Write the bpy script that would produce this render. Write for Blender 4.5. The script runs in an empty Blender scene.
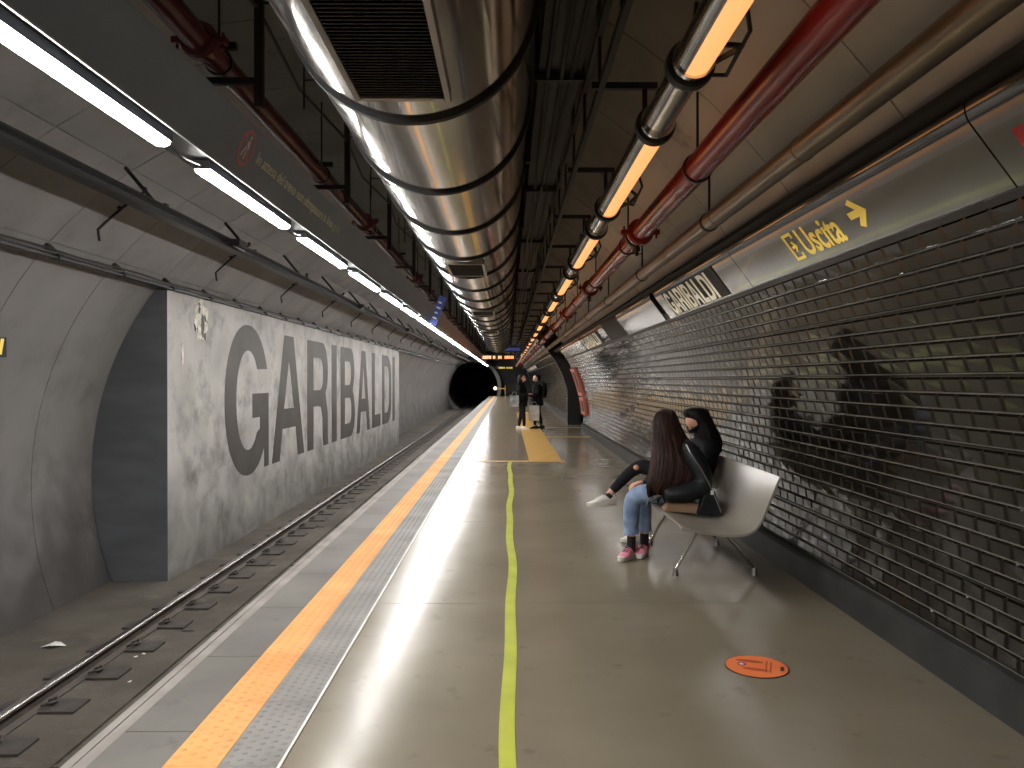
import bpy, bmesh, math, random
from mathutils import Vector, Matrix, noise as mnoise
random.seed(7)
R = math.radians
PI = math.pi
SC = bpy.context.scene
COL = SC.collection

# ------------------------------------------------------------------ camera
F = 775.0
cam_d = bpy.data.cameras.new('camera')
cam_d.sensor_width = 36
cam_d.lens = F / 1024 * 36
cam_d.clip_end = 300
cam = bpy.data.objects.new('camera', cam_d)
COL.objects.link(cam)
cam.location = (0, 0, 1.5)
cam.rotation_euler = (R(90) - 4 / F, 0, -4 / F)
SC.camera = cam
# ------------------------------------------------------------------ world, exposure
w = bpy.data.worlds.new('world')
SC.world = w
w.use_nodes = True
w.node_tree.nodes['Background'].inputs[0].default_value = (0.01, 0.01, 0.01, 1)
w.node_tree.nodes['Background'].inputs[1].default_value = 0.2
vs = SC.view_settings
vs.view_transform = 'Standard'
vs.look = 'None'
vs.gamma = 1
vs.use_curve_mapping = False
vs.exposure = 0.0
LED_POWER = 150.0
TUBE_POWER = 1.2

# ------------------------------------------------------------------ materials
def srgb(r, g, b):
    f = lambda c: (c / 255 / 12.92) if c / 255 <= .04045 else ((c / 255 + .055) / 1.055) ** 2.4
    return (f(r), f(g), f(b), 1)

def mat(name, c1, c2=None, scale=3.0, rough=.6, rough2=None, metal=0.0, bump=0.0, bscale=None,
        spec=.5, stretch=(1, 1, 1), detail=6, lo=.35, hi=.65, coat=0, emit=None, estr=0, third=None, tscale=1, tlo=.6, thi=.75):
    m = bpy.data.materials.new(name)
    m.use_nodes = True
    nt = m.node_tree
    b = nt.nodes['Principled BSDF']
    b.inputs['Roughness'].default_value = rough
    b.inputs['Metallic'].default_value = metal
    b.inputs['Specular IOR Level'].default_value = spec
    b.inputs['Coat Weight'].default_value = coat
    b.inputs['Coat Roughness'].default_value = .05
    b.inputs['Base Color'].default_value = c1
    if emit:
        b.inputs['Emission Color'].default_value = emit
        b.inputs['Emission Strength'].default_value = estr
    tc = nt.nodes.new('ShaderNodeTexCoord')
    mp = nt.nodes.new('ShaderNodeMapping')
    mp.inputs['Scale'].default_value = stretch
    nt.links.new(tc.outputs['Object'], mp.inputs[0])
    nz = nt.nodes.new('ShaderNodeTexNoise')
    nz.inputs['Scale'].default_value = scale
    nz.inputs['Detail'].default_value = detail
    nt.links.new(mp.outputs[0], nz.inputs['Vector'])
    if c2 is None:
        c2 = tuple(min(1, x * 1.25) for x in c1[:3]) + (1,)
        c1 = tuple(x * .85 for x in c1[:3]) + (1,)
    rp = nt.nodes.new('ShaderNodeValToRGB')
    rp.color_ramp.elements[0].position = lo
    rp.color_ramp.elements[0].color = c1
    rp.color_ramp.elements[1].position = hi
    rp.color_ramp.elements[1].color = c2
    nt.links.new(nz.outputs['Fac'], rp.inputs[0])
    out = rp.outputs[0]
    if third:
        n2 = nt.nodes.new('ShaderNodeTexNoise')
        n2.inputs['Scale'].default_value = tscale
        n2.inputs['Detail'].default_value = 8
        n2.inputs['Roughness'].default_value = .65
        nt.links.new(mp.outputs[0], n2.inputs['Vector'])
        mr = nt.nodes.new('ShaderNodeMapRange')
        mr.inputs[1].default_value = tlo
        mr.inputs[2].default_value = thi
        nt.links.new(n2.outputs['Fac'], mr.inputs[0])
        mx = nt.nodes.new('ShaderNodeMix')
        mx.data_type = 'RGBA'
        mx.inputs[7].default_value = third
        nt.links.new(mr.outputs[0], mx.inputs[0])
        nt.links.new(out, mx.inputs[6])
        out = mx.outputs[2]
    nt.links.new(out, b.inputs['Base Color'])
    if rough2 is not None:
        mr = nt.nodes.new('ShaderNodeMapRange')
        mr.inputs[1].default_value = .3
        mr.inputs[2].default_value = .7
        mr.inputs[3].default_value = rough
        mr.inputs[4].default_value = rough2
        n3 = nt.nodes.new('ShaderNodeTexNoise')
        n3.inputs['Scale'].default_value = scale * 1.7
        n3.inputs['Detail'].default_value = 5
        nt.links.new(mp.outputs[0], n3.inputs['Vector'])
        nt.links.new(n3.outputs['Fac'], mr.inputs[0])
        nt.links.new(mr.outputs[0], b.inputs['Roughness'])
    if bump:
        n4 = nt.nodes.new('ShaderNodeTexNoise')
        n4.inputs['Scale'].default_value = bscale or scale * 4
        n4.inputs['Detail'].default_value = 4
        nt.links.new(mp.outputs[0], n4.inputs['Vector'])
        bp = nt.nodes.new('ShaderNodeBump')
        bp.inputs['Strength'].default_value = bump
        bp.inputs['Distance'].default_value = .02
        nt.links.new(n4.outputs['Fac'], bp.inputs['Height'])
        nt.links.new(bp.outputs[0], b.inputs['Normal'])
    return m

M = {}
M['floor'] = mat('polished_floor', (.165, .142, .103, 1), (.20, .174, .128, 1), .9, rough=.17, rough2=.23, spec=.06,
                 third=(.085, .072, .05, 1), tscale=5.0, tlo=.60, thi=.85, bump=.01, bscale=30)
M['joint'] = mat('joint_filler', (.09, .078, .06, 1), rough=.6)
M['kerb'] = mat('kerb_slab', (.105, .10, .09, 1), (.145, .14, .128, 1), 1.2, rough=.62, spec=.12, third=(.08, .08, .075, 1), tscale=4)
M['kerb_edge'] = mat('kerb_edge', (.18, .165, .15, 1), (.25, .235, .215, 1), 3, rough=.65, spec=.12)
M['orange_paint'] = mat('orange_paint', srgb(196, 140, 84), srgb(210, 155, 98), 2, rough=.65, spec=.1, third=srgb(180, 128, 78), tscale=9, tlo=.6, thi=.75)
M['yellow_path'] = mat('yellow_path', srgb(176, 138, 66), srgb(196, 156, 82), 6, rough=.45)
M['tactile'] = mat('tactile_grey', (.17, .165, .155, 1), (.23, .225, .21, 1), 2, rough=.6, spec=.12)
M['tactile_line'] = mat('tactile_line', (.45, .44, .42, 1), rough=.4)
M['green_tape'] = mat('green_tape', srgb(162, 168, 48), srgb(180, 186, 62), 4, rough=.4)
M['bed'] = mat('track_bed', (.055, .047, .037, 1), (.095, .083, .067, 1), 1.3, rough=.9, third=(.14, .125, .105, 1), tscale=1.7, tlo=.55, thi=.8, bump=.3, bscale=20)
M['lining'] = mat('lining_panel', (.20, .19, .185, 1), (.26, .25, .245, 1), .7, rough=.5, third=(.15, .14, .13, 1), tscale=1.6, tlo=.5, thi=.8)
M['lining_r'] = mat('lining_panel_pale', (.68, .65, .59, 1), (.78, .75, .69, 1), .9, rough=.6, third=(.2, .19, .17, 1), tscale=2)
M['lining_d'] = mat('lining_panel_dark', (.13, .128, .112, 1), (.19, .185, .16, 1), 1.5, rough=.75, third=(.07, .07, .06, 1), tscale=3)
def grime(m, z0, z1, amount, scale=1.2):
    # brake dust thrown up by the trains, thick at track level, with a ragged upper edge
    nt = m.node_tree; b = nt.nodes['Principled BSDF']; src = b.inputs['Base Color'].links[0].from_socket
    tc = nt.nodes.new('ShaderNodeTexCoord'); sp = nt.nodes.new('ShaderNodeSeparateXYZ'); nt.links.new(tc.outputs['Object'], sp.inputs[0])
    nz = nt.nodes.new('ShaderNodeTexNoise'); nz.inputs['Scale'].default_value = scale; nz.inputs['Detail'].default_value = 7; nz.inputs['Distortion'].default_value = 1.2
    nt.links.new(tc.outputs['Object'], nz.inputs['Vector'])
    ma = nt.nodes.new('ShaderNodeMath'); ma.operation = 'MULTIPLY_ADD'; ma.inputs[1].default_value = -2.2; nt.links.new(nz.outputs['Fac'], ma.inputs[0]); nt.links.new(sp.outputs['Z'], ma.inputs[2])
    mr = nt.nodes.new('ShaderNodeMapRange'); mr.inputs[1].default_value = z0 - 1.1; mr.inputs[2].default_value = z1 - 1.1; mr.inputs[3].default_value = amount; mr.inputs[4].default_value = 0
    mr.interpolation_type = 'SMOOTHSTEP'; nt.links.new(ma.outputs[0], mr.inputs[0])
    mx = nt.nodes.new('ShaderNodeMix'); mx.data_type = 'RGBA'; mx.inputs[7].default_value = (.028, .026, .023, 1)
    nt.links.new(mr.outputs[0], mx.inputs[0]); nt.links.new(src, mx.inputs[6]); nt.links.new(mx.outputs[2], b.inputs['Base Color'])
grime(M['lining'], -1.3, .9, .85)
M['seam'] = mat('seam_black', (.012, .012, .012, 1), rough=.8)
M['concrete'] = mat('painted_concrete', (.30, .29, .27, 1), (.46, .445, .42, 1), 1.3, rough=.6, third=(.17, .165, .15, 1), tscale=1.9, tlo=.5, thi=.72, bump=.15, bscale=8, lo=.3, hi=.7)
grime(M['concrete'], -1.6, .5, .6, 1.6)
M['bluegrey'] = mat('bluegrey_paint', (.085, .092, .10, 1), (.12, .128, .138, 1), 1.2, rough=.6, stretch=(1, 1, 3))
M['letter'] = mat('letter_paint', (.052, .048, .043, 1), (.075, .070, .063, 1), 1.5, rough=.6)
M['plaster'] = mat('bare_plaster', (.45, .44, .38, 1), (.75, .73, .64, 1), 14, rough=.9, third=(.06, .055, .05, 1), tscale=9, tlo=.55, thi=.6, bump=.6, bscale=20)
M['tile'] = mat('black_glazed_tile', (.005, .0045, .004, 1), (.009, .008, .006, 1), 3, rough=.08, spec=.6)
M['grout'] = mat('tile_grout', (.14, .13, .11, 1), rough=.9, spec=.1)
M['skirt'] = mat('skirting_stone', (.018, .019, .0185, 1), (.034, .035, .034, 1), 5, rough=.55)
M['black'] = mat('black_paint', (.010, .010, .010, 1), rough=.6)
M['blackmetal'] = mat('black_metal', (.018, .017, .016, 1), rough=.4, metal=.3)
M['rubber'] = mat('black_rubber', (.012, .012, .012, 1), rough=.45)
M['red'] = mat('red_pipe_paint', (.20, .012, .016, 1), (.27, .02, .024, 1), 3, rough=.25, spec=.6)
M['bronze'] = mat('bronze_pipe', (.22, .18, .13, 1), (.28, .235, .17, 1), 3, rough=.32, metal=.75)
M['duct'] = mat('duct_steel', (.56, .53, .48, 1), (.66, .63, .58, 1), 1.1, rough=.09, rough2=.17, metal=1, bump=.06, bscale=1.6)
M['duct_frame'] = mat('duct_frame', (.26, .245, .22, 1), rough=.35, metal=1)
M['steel'] = mat('steel', (.55, .54, .52, 1), rough=.25, metal=1)
M['chrome'] = mat('chrome', (.62, .60, .56, 1), rough=.13, metal=1)
M['fascia'] = mat('satin_fascia', (.030, .029, .025, 1), (.045, .043, .038, 1), .8, rough=.09, rough2=.13, metal=0, spec=1, coat=.6)
M['fascia_dark'] = mat('dark_fascia', (.10, .118, .145, 1), (.125, .146, .178, 1), 1, rough=.38)
M['fascia_orange_reflection'] = mat('fascia_painted_reflection', (.20, .10, .05, 1), (.26, .14, .075, 1), 1, rough=.35)  # brown paints in the orange that the far fascia reflects
M['alu'] = mat('aluminium_lip', (.30, .30, .30, 1), rough=.45, metal=.6)
M['lamp_body'] = mat('lamp_body', (.06, .06, .06, 1), rough=.5)
M['rail'] = mat('rail_steel', (.055, .045, .038, 1), (.08, .066, .055, 1), 8, rough=.6)
M['railhead'] = mat('rail_head', (.55, .53, .50, 1), rough=.25, metal=1)
M['plate'] = mat('track_plate', (.035, .030, .027, 1), (.06, .052, .045, 1), 6, rough=.7)
M['bench'] = mat('bench_shell', (.26, .24, .20, 1), (.30, .28, .235, 1), 2, rough=.3, spec=.6)
M['yellow_sign'] = mat('yellow_sign', srgb(232, 200, 92), rough=.5, emit=srgb(232, 196, 90), estr=.35)
M['red_dull'] = mat('dull_red_pipe', (.15, .035, .038, 1), (.20, .05, .052, 1), 3, rough=.25, spec=.6)
M['white_sign'] = mat('white_sign', srgb(225, 218, 196), rough=.4, emit=srgb(225, 216, 192), estr=.25)
M['sign_black'] = mat('sign_black', (.012, .011, .010, 1), rough=.5, spec=.2)
M['white'] = mat('white_plastic', (.7, .69, .66, 1), rough=.4)
M['pinkred'] = mat('pink_red_frame', srgb(205, 110, 92), srgb(215, 124, 104), 3, rough=.4)
M['redsign'] = mat('red_sign', srgb(200, 40, 50), rough=.4)
M['symbol_red'] = mat('symbol_red', srgb(190, 84, 80), rough=.4)
M['symbol_grey'] = mat('symbol_grey', srgb(185, 172, 166), rough=.4)
M['text_grey'] = mat('text_grey', srgb(190, 180, 150), rough=.4)
M['blue'] = mat('blue_sign', srgb(58, 68, 130), srgb(80, 90, 150), 8, rough=.25, emit=srgb(70, 80, 140), estr=.4)
M['end_dark'] = mat('dark_end_concrete', (.022, .021, .020, 1), (.045, .043, .04, 1), 1, rough=.85)  # darker concrete than the portal collar
M['wall_end'] = mat('portal_concrete', (.10, .10, .095, 1), (.16, .155, .15, 1), 1, rough=.8)

def emat(name, col, s):
    m = bpy.data.materials.new(name)
    m.use_nodes = True
    b = m.node_tree.nodes['Principled BSDF']
    b.inputs['Base Color'].default_value = (.5, .5, .5, 1)
    b.inputs['Emission Color'].default_value = col
    b.inputs['Emission Strength'].default_value = s
    return m
M['led'] = emat('led_diffuser', (1, .97, .94, 1), LED_POWER)
M['tube'] = emat('orange_tube', (1, .42, .13, 1), TUBE_POWER)
M['orange_led'] = emat('orange_display', (1, .25, .04, 1), 2.0)
M['spot'] = emat('signal_light', (1, .75, .6, 1), 2.0)

# ------------------------------------------------------------------ mesh helpers
class MB:
    def __init__(s):
        s.v = []; s.f = []; s.mi = []; s.cur = 0; s.smooth = []
    def add(s, vs, fs, smooth=False):
        n = len(s.v)
        s.v += [tuple(v) for v in vs]
        for f in fs:
            s.f.append([i + n for i in f]); s.mi.append(s.cur); s.smooth.append(smooth)
        return s
    def box(s, x0, x1, y0, y1, z0, z1):
        vs = [(x, y, z) for x in (x0, x1) for y in (y0, y1) for z in (z0, z1)]
        return s.add(vs, [(0, 1, 3, 2), (4, 6, 7, 5), (0, 4, 5, 1), (2, 3, 7, 6), (0, 2, 6, 4), (1, 5, 7, 3)])
    def prism_y(s, prof, y0, y1, closed=True, caps=True, smooth=False):
        n = len(prof)
        vs = [(p[0], y0, p[1]) for p in prof] + [(p[0], y1, p[1]) for p in prof]
        fs = [(i, (i + 1) % n, n + (i + 1) % n, n + i) for i in range(n if closed else n - 1)]
        s.add(vs, fs, smooth)
        if closed and caps:
            k = len(s.v) - 2 * n
            s.f.append([k + i for i in range(n)][::-1]); s.mi.append(s.cur); s.smooth.append(False)
            s.f.append([k + n + i for i in range(n)]); s.mi.append(s.cur); s.smooth.append(False)
        return s
    def tube(s, pts, r, n=12, caps=True, closed=False):
        pts = [Vector(p) for p in pts]
        rs = r if isinstance(r, (list, tuple)) else [r] * len(pts)
        up = None; rings = []
        m = len(pts)
        for i, p in enumerate(pts):
            if closed: d = pts[(i + 1) % m] - pts[i - 1]
            else: d = pts[min(i + 1, m - 1)] - pts[max(i - 1, 0)]
            d.normalize()
            if up is None:
                up = Vector((0, 0, 1)) if abs(d.z) < .9 else Vector((1, 0, 0))
            a = d.cross(up)
            if a.length < 1e-4: a = d.cross(Vector((0, 1, 0)))
            a.normalize(); b = a.cross(d).normalized(); up = b
            rings.append([p + (a * math.cos(t) + b * math.sin(t)) * rs[i] for t in [2 * PI * k / n for k in range(n)]])
        vs = [v for rg in rings for v in rg]
        fs = []
        for i in range(m if closed else m - 1):
            j = (i + 1) % m
            for k in range(n):
                fs.append((i * n + k, i * n + (k + 1) % n, j * n + (k + 1) % n, j * n + k))
        s.add(vs, fs, True)
        if caps and not closed:
            k0 = len(s.v) - m * n
            s.f.append([k0 + k for k in range(n)][::-1]); s.mi.append(s.cur); s.smooth.append(False)
            s.f.append([k0 + (m - 1) * n + k for k in range(n)]); s.mi.append(s.cur); s.smooth.append(False)
        return s
    def ring_y(s, cx, cz, prof, n=48):
        # prof = [(radius, y)], closed section revolved about a Y axis
        m = len(prof); vs = []
        for k in range(n):
            t = 2 * PI * k / n
            for (r, y) in prof:
                vs.append((cx + r * math.cos(t), y, cz + r * math.sin(t)))
        fs = []
        for k in range(n):
            for i in range(m):
                fs.append((k * m + i, k * m + (i + 1) % m, ((k + 1) % n) * m + (i + 1) % m, ((k + 1) % n) * m + i))
        return s.add(vs, fs, False)
    def loft(s, rings, smooth=True, caps=True):
        n = len(rings[0]); vs = [v for r in rings for v in r]; fs = []
        for i in range(len(rings) - 1):
            for k in range(n):
                fs.append((i * n + k, i * n + (k + 1) % n, (i + 1) * n + (k + 1) % n, (i + 1) * n + k))
        if caps:
            fs.append(tuple(range(n))[::-1]); fs.append(tuple((len(rings) - 1) * n + k for k in range(n)))
        return s.add(vs, fs, smooth)
    def build(s, name, m, parent=None, fix=True, bevel=0):
        me = bpy.data.meshes.new(name)
        me.from_pydata(s.v, [], s.f)
        for x in (m if isinstance(m, (list, tuple)) else [m]): me.materials.append(x)
        me.polygons.foreach_set('material_index', s.mi)
        me.polygons.foreach_set('use_smooth', s.smooth)
        if fix:
            bm = bmesh.new(); bm.from_mesh(me)
            bmesh.ops.recalc_face_normals(bm, faces=bm.faces)
            bm.to_mesh(me); bm.free()
        if any(s.smooth):
            fl = [p.use_smooth for p in me.polygons]
            me.set_sharp_from_angle(angle=R(38))
            me.polygons.foreach_set('use_smooth', fl)
        me.update()
        o = bpy.data.objects.new(name, me)
        COL.objects.link(o)
        if parent: o.parent = parent
        if bevel:
            b = o.modifiers.new('bevel', 'BEVEL'); b.width = bevel; b.segments = 2; b.limit_method = 'ANGLE'
        return o

def tag(o, label=None, cat=None, group=None, kind=None):
    if label: o['label'] = label
    if cat: o['category'] = cat
    if group: o['group'] = group
    if kind: o['kind'] = kind
    return o
def struct(o): o['kind'] = 'structure'; return o
def empty(name, loc=(0, 0, 0)):
    o = bpy.data.objects.new(name, None); COL.objects.link(o); o.location = loc
    o.empty_display_size = .1
    return o
def copy_tree(o, parent=None, delta=None):
    c = o.copy(); COL.objects.link(c)
    if parent: c.parent = parent
    if delta is not None: c.location = o.location + Vector(delta)
    for ch in list(o.children): copy_tree(ch, c)
    return c
def curve_mesh(loops, extrude=.0):
    cu = bpy.data.curves.new('c', 'CURVE'); cu.dimensions = '2D'; cu.fill_mode = 'BOTH'; cu.extrude = extrude
    for lp in loops:
        sp = cu.splines.new('POLY'); sp.points.add(len(lp) - 1)
        for i, (x, y) in enumerate(lp): sp.points[i].co = (x, y, 0, 1)
        sp.use_cyclic_u = True
    ob = bpy.data.objects.new('c', cu); COL.objects.link(ob)
    dg = bpy.context.evaluated_depsgraph_get(); dg.update()
    me = bpy.data.meshes.new_from_object(ob.evaluated_get(dg))
    bpy.data.objects.remove(ob); bpy.data.curves.remove(cu)
    return me
def text_mesh(txt, size=1, extrude=.001, offset=0, align='LEFT'):
    cu = bpy.data.curves.new('t', 'FONT'); cu.body = txt; cu.size = size; cu.extrude = extrude; cu.offset = offset; cu.align_x = align
    ob = bpy.data.objects.new('t', cu); COL.objects.link(ob)
    dg = bpy.context.evaluated_depsgraph_get(); dg.update()
    me = bpy.data.meshes.new_from_object(ob.evaluated_get(dg))
    bpy.data.objects.remove(ob); bpy.data.curves.remove(cu)
    return me
def put(name, me, m, matrix, parent=None):
    me = me.copy(); me.transform(matrix)
    me.materials.clear(); me.materials.append(m)
    for p in me.polygons: p.material_index = 0
    o = bpy.data.objects.new(name, me); COL.objects.link(o)
    if parent: o.parent = parent
    return o
def frame_mat(origin, ux, uy, uz=None):
    ux = Vector(ux); uy = Vector(uy); uz = Vector(uz) if uz else ux.cross(uy).normalized()
    m = Matrix.Identity(4)
    for i in range(3):
        m[i][0] = ux[i]; m[i][1] = uy[i]; m[i][2] = uz[i]; m[i][3] = origin[i]
    return m

# ------------------------------------------------------------------ tunnel frame
CX, CZ, RL = -1.55, .25, 3.95
RT = 3.80
BED = -1.16
Y0, Y1 = -12.0, 72.0
def arc(r, a0, a1, n):
    return [(CX + r * math.cos(R(a0 + (a1 - a0) * i / n)), CZ + r * math.sin(R(a0 + (a1 - a0) * i / n))) for i in range(n + 1)]
def lining(mb, a0, a1, cuts, yph, ya, yb, per=1.3, gap=.012):
    # curved panels, ring by ring, standing 25 mm in front of a dark backing so the seams read as grooves
    k0 = math.floor((ya - yph) / per)
    y = yph + k0 * per
    angs = [a0] + [c for c in cuts if a0 < c < a1] + [a1]
    while y < yb:
        p0 = max(ya, y + gap / 2); p1 = min(yb, y + per - gap / 2)
        if p1 > p0:
            for i in range(len(angs) - 1):
                g = .10 if 0 < i else 0
                n = max(2, int((angs[i + 1] - angs[i]) / 3.5))
                inner = arc(RL, angs[i] + g, angs[i + 1], n)
                outer = arc(RL + .03, angs[i] + g, angs[i + 1], n)
                mb.prism_y(inner + outer[::-1], p0, p1, smooth=True)
        y += per
OP0, OP1 = 23.1, 26.0      # side passage opening in the right wall

mb = MB(); lining(mb, 103, 202, [122.8, 138.5], 10.26, Y0, Y1); wl = struct(mb.build('wall_left', M['lining']))
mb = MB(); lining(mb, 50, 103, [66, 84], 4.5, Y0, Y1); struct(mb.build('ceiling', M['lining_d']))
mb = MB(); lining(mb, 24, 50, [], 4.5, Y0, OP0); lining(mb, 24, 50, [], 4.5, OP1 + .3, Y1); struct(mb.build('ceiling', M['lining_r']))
# dark shell behind the panels
mb = MB(); mb.prism_y(arc(RL + .035, 50, 205, 60) + arc(RL + .2, 50, 205, 60)[::-1], Y0 - .2, Y1)
for (a, b) in ((Y0 - .2, OP0), (OP1, Y1)):
    mb.prism_y(arc(RL + .035, -12, 50, 24) + arc(RL + .2, -12, 50, 24)[::-1], a, b)
struct(mb.build('wall_back', M['seam']))

# ------------------------------------------------------------------ floor
mb = MB(); mb.box(-1.63, 2.45, Y0, Y1, -.25, 0); mb.box(2.45, 6.0, OP0 - .0, OP1 + .0, -.25, 0)
struct(mb.build('floor', M['floor']))
mb = MB(); mb.box(-5.6, -1.5, Y0, 100, BED - .3, BED)
# slab joints and shallow steps of the bed
for k in range(24):
    y = 5.3 + k * 2.9
    mb.box(-3.45, -1.72, y, y + .04, BED, BED + .012)
mb.box(-3.3, -3.12, Y0, Y1, BED, BED + .02)
struct(mb.build('floor', M['bed']))
mb = MB(); mb.box(-1.72, -1.63, Y0, Y1, BED, -.12); struct(mb.build('wall_platform', M['kerb']))
# kerb: pale edge pieces, slabs
mb = MB()
mb.box(-1.735, -1.695, Y0, Y1, -.12, .0)
mb.box(-1.688, -1.632, Y0, Y1, -.12, .002)
struct(mb.build('trim_1', M['kerb_edge']))
mb = MB(); y = Y0
while y < Y1:
    mb.box(-1.630, -1.340, y + .003, min(Y1, y + .9) - .003, -.05, .003); y += .9
struct(mb.build('trim_2', M['kerb']))
def dome_strip(name, x0, x1, m, cols, line=False):
    mb = MB(); y = Y0
    while y < Y1:
        mb.box(x0, x1, y + .002, min(Y1, y + .6) - .002, -.03, .005); y += .6
    pit = (x1 - x0) / cols; y = 2.4; row = 0
    while y < 15:
        for c in range(cols):
            cx = x0 + (c + .5) * pit; cy = y + (pit / 2 if c % 2 else 0)
            n = 8; r0, r1 = .0125, .007
            vs = [(cx + r0 * math.cos(2 * PI * k / n), cy + r0 * math.sin(2 * PI * k / n), .005) for k in range(n)] + \
                 [(cx + r1 * math.cos(2 * PI * k / n), cy + r1 * math.sin(2 * PI * k / n), .009) for k in range(n)]
            mb.add(vs, [(k, (k + 1) % n, n + (k + 1) % n, n + k) for k in range(n)] + [tuple(n + k for k in range(n))], True)
        y += pit * 1.15
    return struct(mb.build(name, m, fix=False))
dome_strip('trim_3', -1.337, -1.125, M['orange_paint'], 4)
dome_strip('trim_4', -1.122, -.895, M['tactile'], 5)
mb = MB(); mb.box(-.893, -.880, Y0, Y1, -.01, .006); struct(mb.build('trim_5', M['tactile_line']))
# hand-laid green tape line, slightly wavy
mb = MB(); L = []; n = 90
for i in range(n + 1):
    y = 1.5 + (14.2 - 1.5) * i / n
    cx = .012 + .012 * math.sin(y * 1.3) + .007 * math.sin(y * 3.1 + 1) + .0025 * (y - 3)
    L.append((cx, y))
vs = [(x - .034, y, .0035) for x, y in L] + [(x + .034, y, .0035) for x, y in L]
mb.add(vs, [(i, i + 1, n + 2 + i, n + 1 + i) for i in range(n)])
struct(mb.build('trim_6', M['green_tape'], fix=False))
# yellow tactile guidance paths
mb = MB()
mb.box(-.78, 1.03, 14.2, 14.36, 0, .005)
mb.box(.39, 1.0, 14.36, 36, 0, .005)
for k in range(8):
    x = .43 + k * .075
    mb.box(x, x + .03, 14.4, 36, .005, .009)
mb.box(1.0, 2.17, 20.3, 20.45, 0, .005)
mb.box(1.0, 3.5, 24.3, 24.5, 0, .005)
struct(mb.build('trim_7', M['yellow_path']))
# expansion joints in the platform
mb = MB()
for y in (2.2, 5.2, 8.2, 11.2, 14.6, 18, 21.5, 27, 33, 40, 48, 58): mb.box(-.88, 2.15, y, y + .004, -.01, .0008)
struct(mb.build('trim_8', M['joint']))

# ------------------------------------------------------------------ GARIBALDI wall in front of the lining
GX = -4.5; GY0, GY1 = 10.26, 32.0
a_top = math.degrees(math.acos((GX - CX) / (RL)))
pr = arc(RL - .004, a_top, 201, 30)
pr = [p for p in pr if p[1] < 2.74]
prof = [(GX, BED), (GX, 2.75), (CX - math.sqrt((RL - .004) ** 2 - (2.75 - CZ) ** 2), 2.75)] + pr
prof = [(x, max(z, BED)) for x, z in prof]
mb = MB()
n = len(prof)
mb.prism_y(prof, GY0, GY1, caps=False)
k = 0
mb.cur = 1
mb.f.append(list(range(n))[::-1]); mb.mi.append(1); mb.smooth.append(False)
mb.f.append([n + i for i in range(n)]); mb.mi.append(1); mb.smooth.append(False)
gw = struct(mb.build('wall_left', [M['concrete'], M['bluegrey']]))
for p in gw.data.polygons: p.use_smooth = False

def rr(x0, y0, x1, y1, rad, corners=(1, 1, 1, 1), n=8, ry=None):
    # rectangle with rounded corners (bl, br, tr, tl)
    ry = ry or rad; out = []
    for (cx, cy, a, on) in ((x0, y0, 180, corners[0]), (x1, y0, 270, corners[1]), (x1, y1, 0, corners[2]), (x0, y1, 90, corners[3])):
        if not on: out.append((cx, cy)); continue
        ox = cx + (rad if cx == x0 else -rad); oy = cy + (ry if cy == y0 else -ry)
        for i in range(n + 1):
            t = R(a + 90 * i / n); out.append((ox + rad * math.cos(t), oy + ry * math.sin(t)))
    return out
def ell(cx, cy, rx, ry, a0, a1, n, p=2.0):
    out = []
    for i in range(n + 1):
        t = R(a0 + (a1 - a0) * i / n); c, s_ = math.cos(t), math.sin(t)
        out.append((cx + rx * math.copysign(abs(c) ** (2 / p), c), cy + ry * math.copysign(abs(s_) ** (2 / p), s_)))
    return out
def g_G():
    o = ell(1.13, 1.25, 1.13, 1.30, 24, 318, 46, 2.1) + [(2.0, 0), (2.26, 0), (2.26, 1.36), (1.34, 1.36), (1.34, .93), (1.75, .93), (1.75, .72)]
    return [o + ell(1.13, 1.25, .60, .86, 318, 38, 40, 2.1)]
def g_A(w=2.28):
    c = w / 2
    return [[(0, 0), (.50, 0), (.68, .62), (w - .68, .62), (w - .50, 0), (w, 0), (c + .33, 2.5), (c - .33, 2.5)],
            [(.80, 1.02), (c, 2.02), (w - .80, 1.02)]]
def g_I(w=.58): return [[(0, 0), (w, 0), (w, 2.5), (0, 2.5)]]
def g_L(w=1.7): return [[(0, 0), (w, 0), (w, .42), (.55, .42), (.55, 2.5), (0, 2.5)]]
def g_D(w=2.1): return [rr(0, 0, w, 2.5, .95, (0, 1, 1, 0), 10, .75), rr(.55, .40, w - .55, 2.1, .5, (0, 1, 1, 0), 8, .5)]
def g_B(w=1.95):
    o = [(0, 0)] + [(w - .6 + .6 * math.cos(R(a)), .68 + .68 * math.sin(R(a))) for a in range(-90, 61, 10)]
    o += [(w - .62 + .55 * math.cos(R(a)), 1.87 + .63 * math.sin(R(a))) for a in range(-50, 91, 10)] + [(0, 2.5)]
    return [o, rr(.55, .38, w - .50, 1.10, .28, (0, 1, 1, 0), 6), rr(.55, 1.46, w - .55, 2.12, .26, (0, 1, 1, 0), 6)]
def g_R(w=2.05):
    o = [(0, 0), (.55, 0), (.55, .98), (.95, .98)] + [(w - .75, .95), (w - .60, .7), (w - .58, .15), (w - .50, 0), (w, 0), (w - .04, .15), (w - .06, .8), (w - .22, 1.12)]
    o += [(w - .62 + .58 * math.cos(R(a)), 1.83 + .67 * math.sin(R(a))) for a in range(-55, 91, 10)] + [(0, 2.5)]
    return [o, rr(.55, 1.36, w - .55, 2.12, .3, (0, 1, 1, 0), 6)]
LET = [(g_G(), 12.32), (g_A(2.33), 14.78), (g_R(2.02), 17.39), (g_I(), 19.79), (g_B(1.93), 20.84), (g_A(2.23), 23.03), (g_L(1.71), 25.64), (g_D(2.15), 27.70), (g_I(), 30.2)]
GL = [(curve_mesh(l, .0015), y) for l, y in LET]
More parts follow.
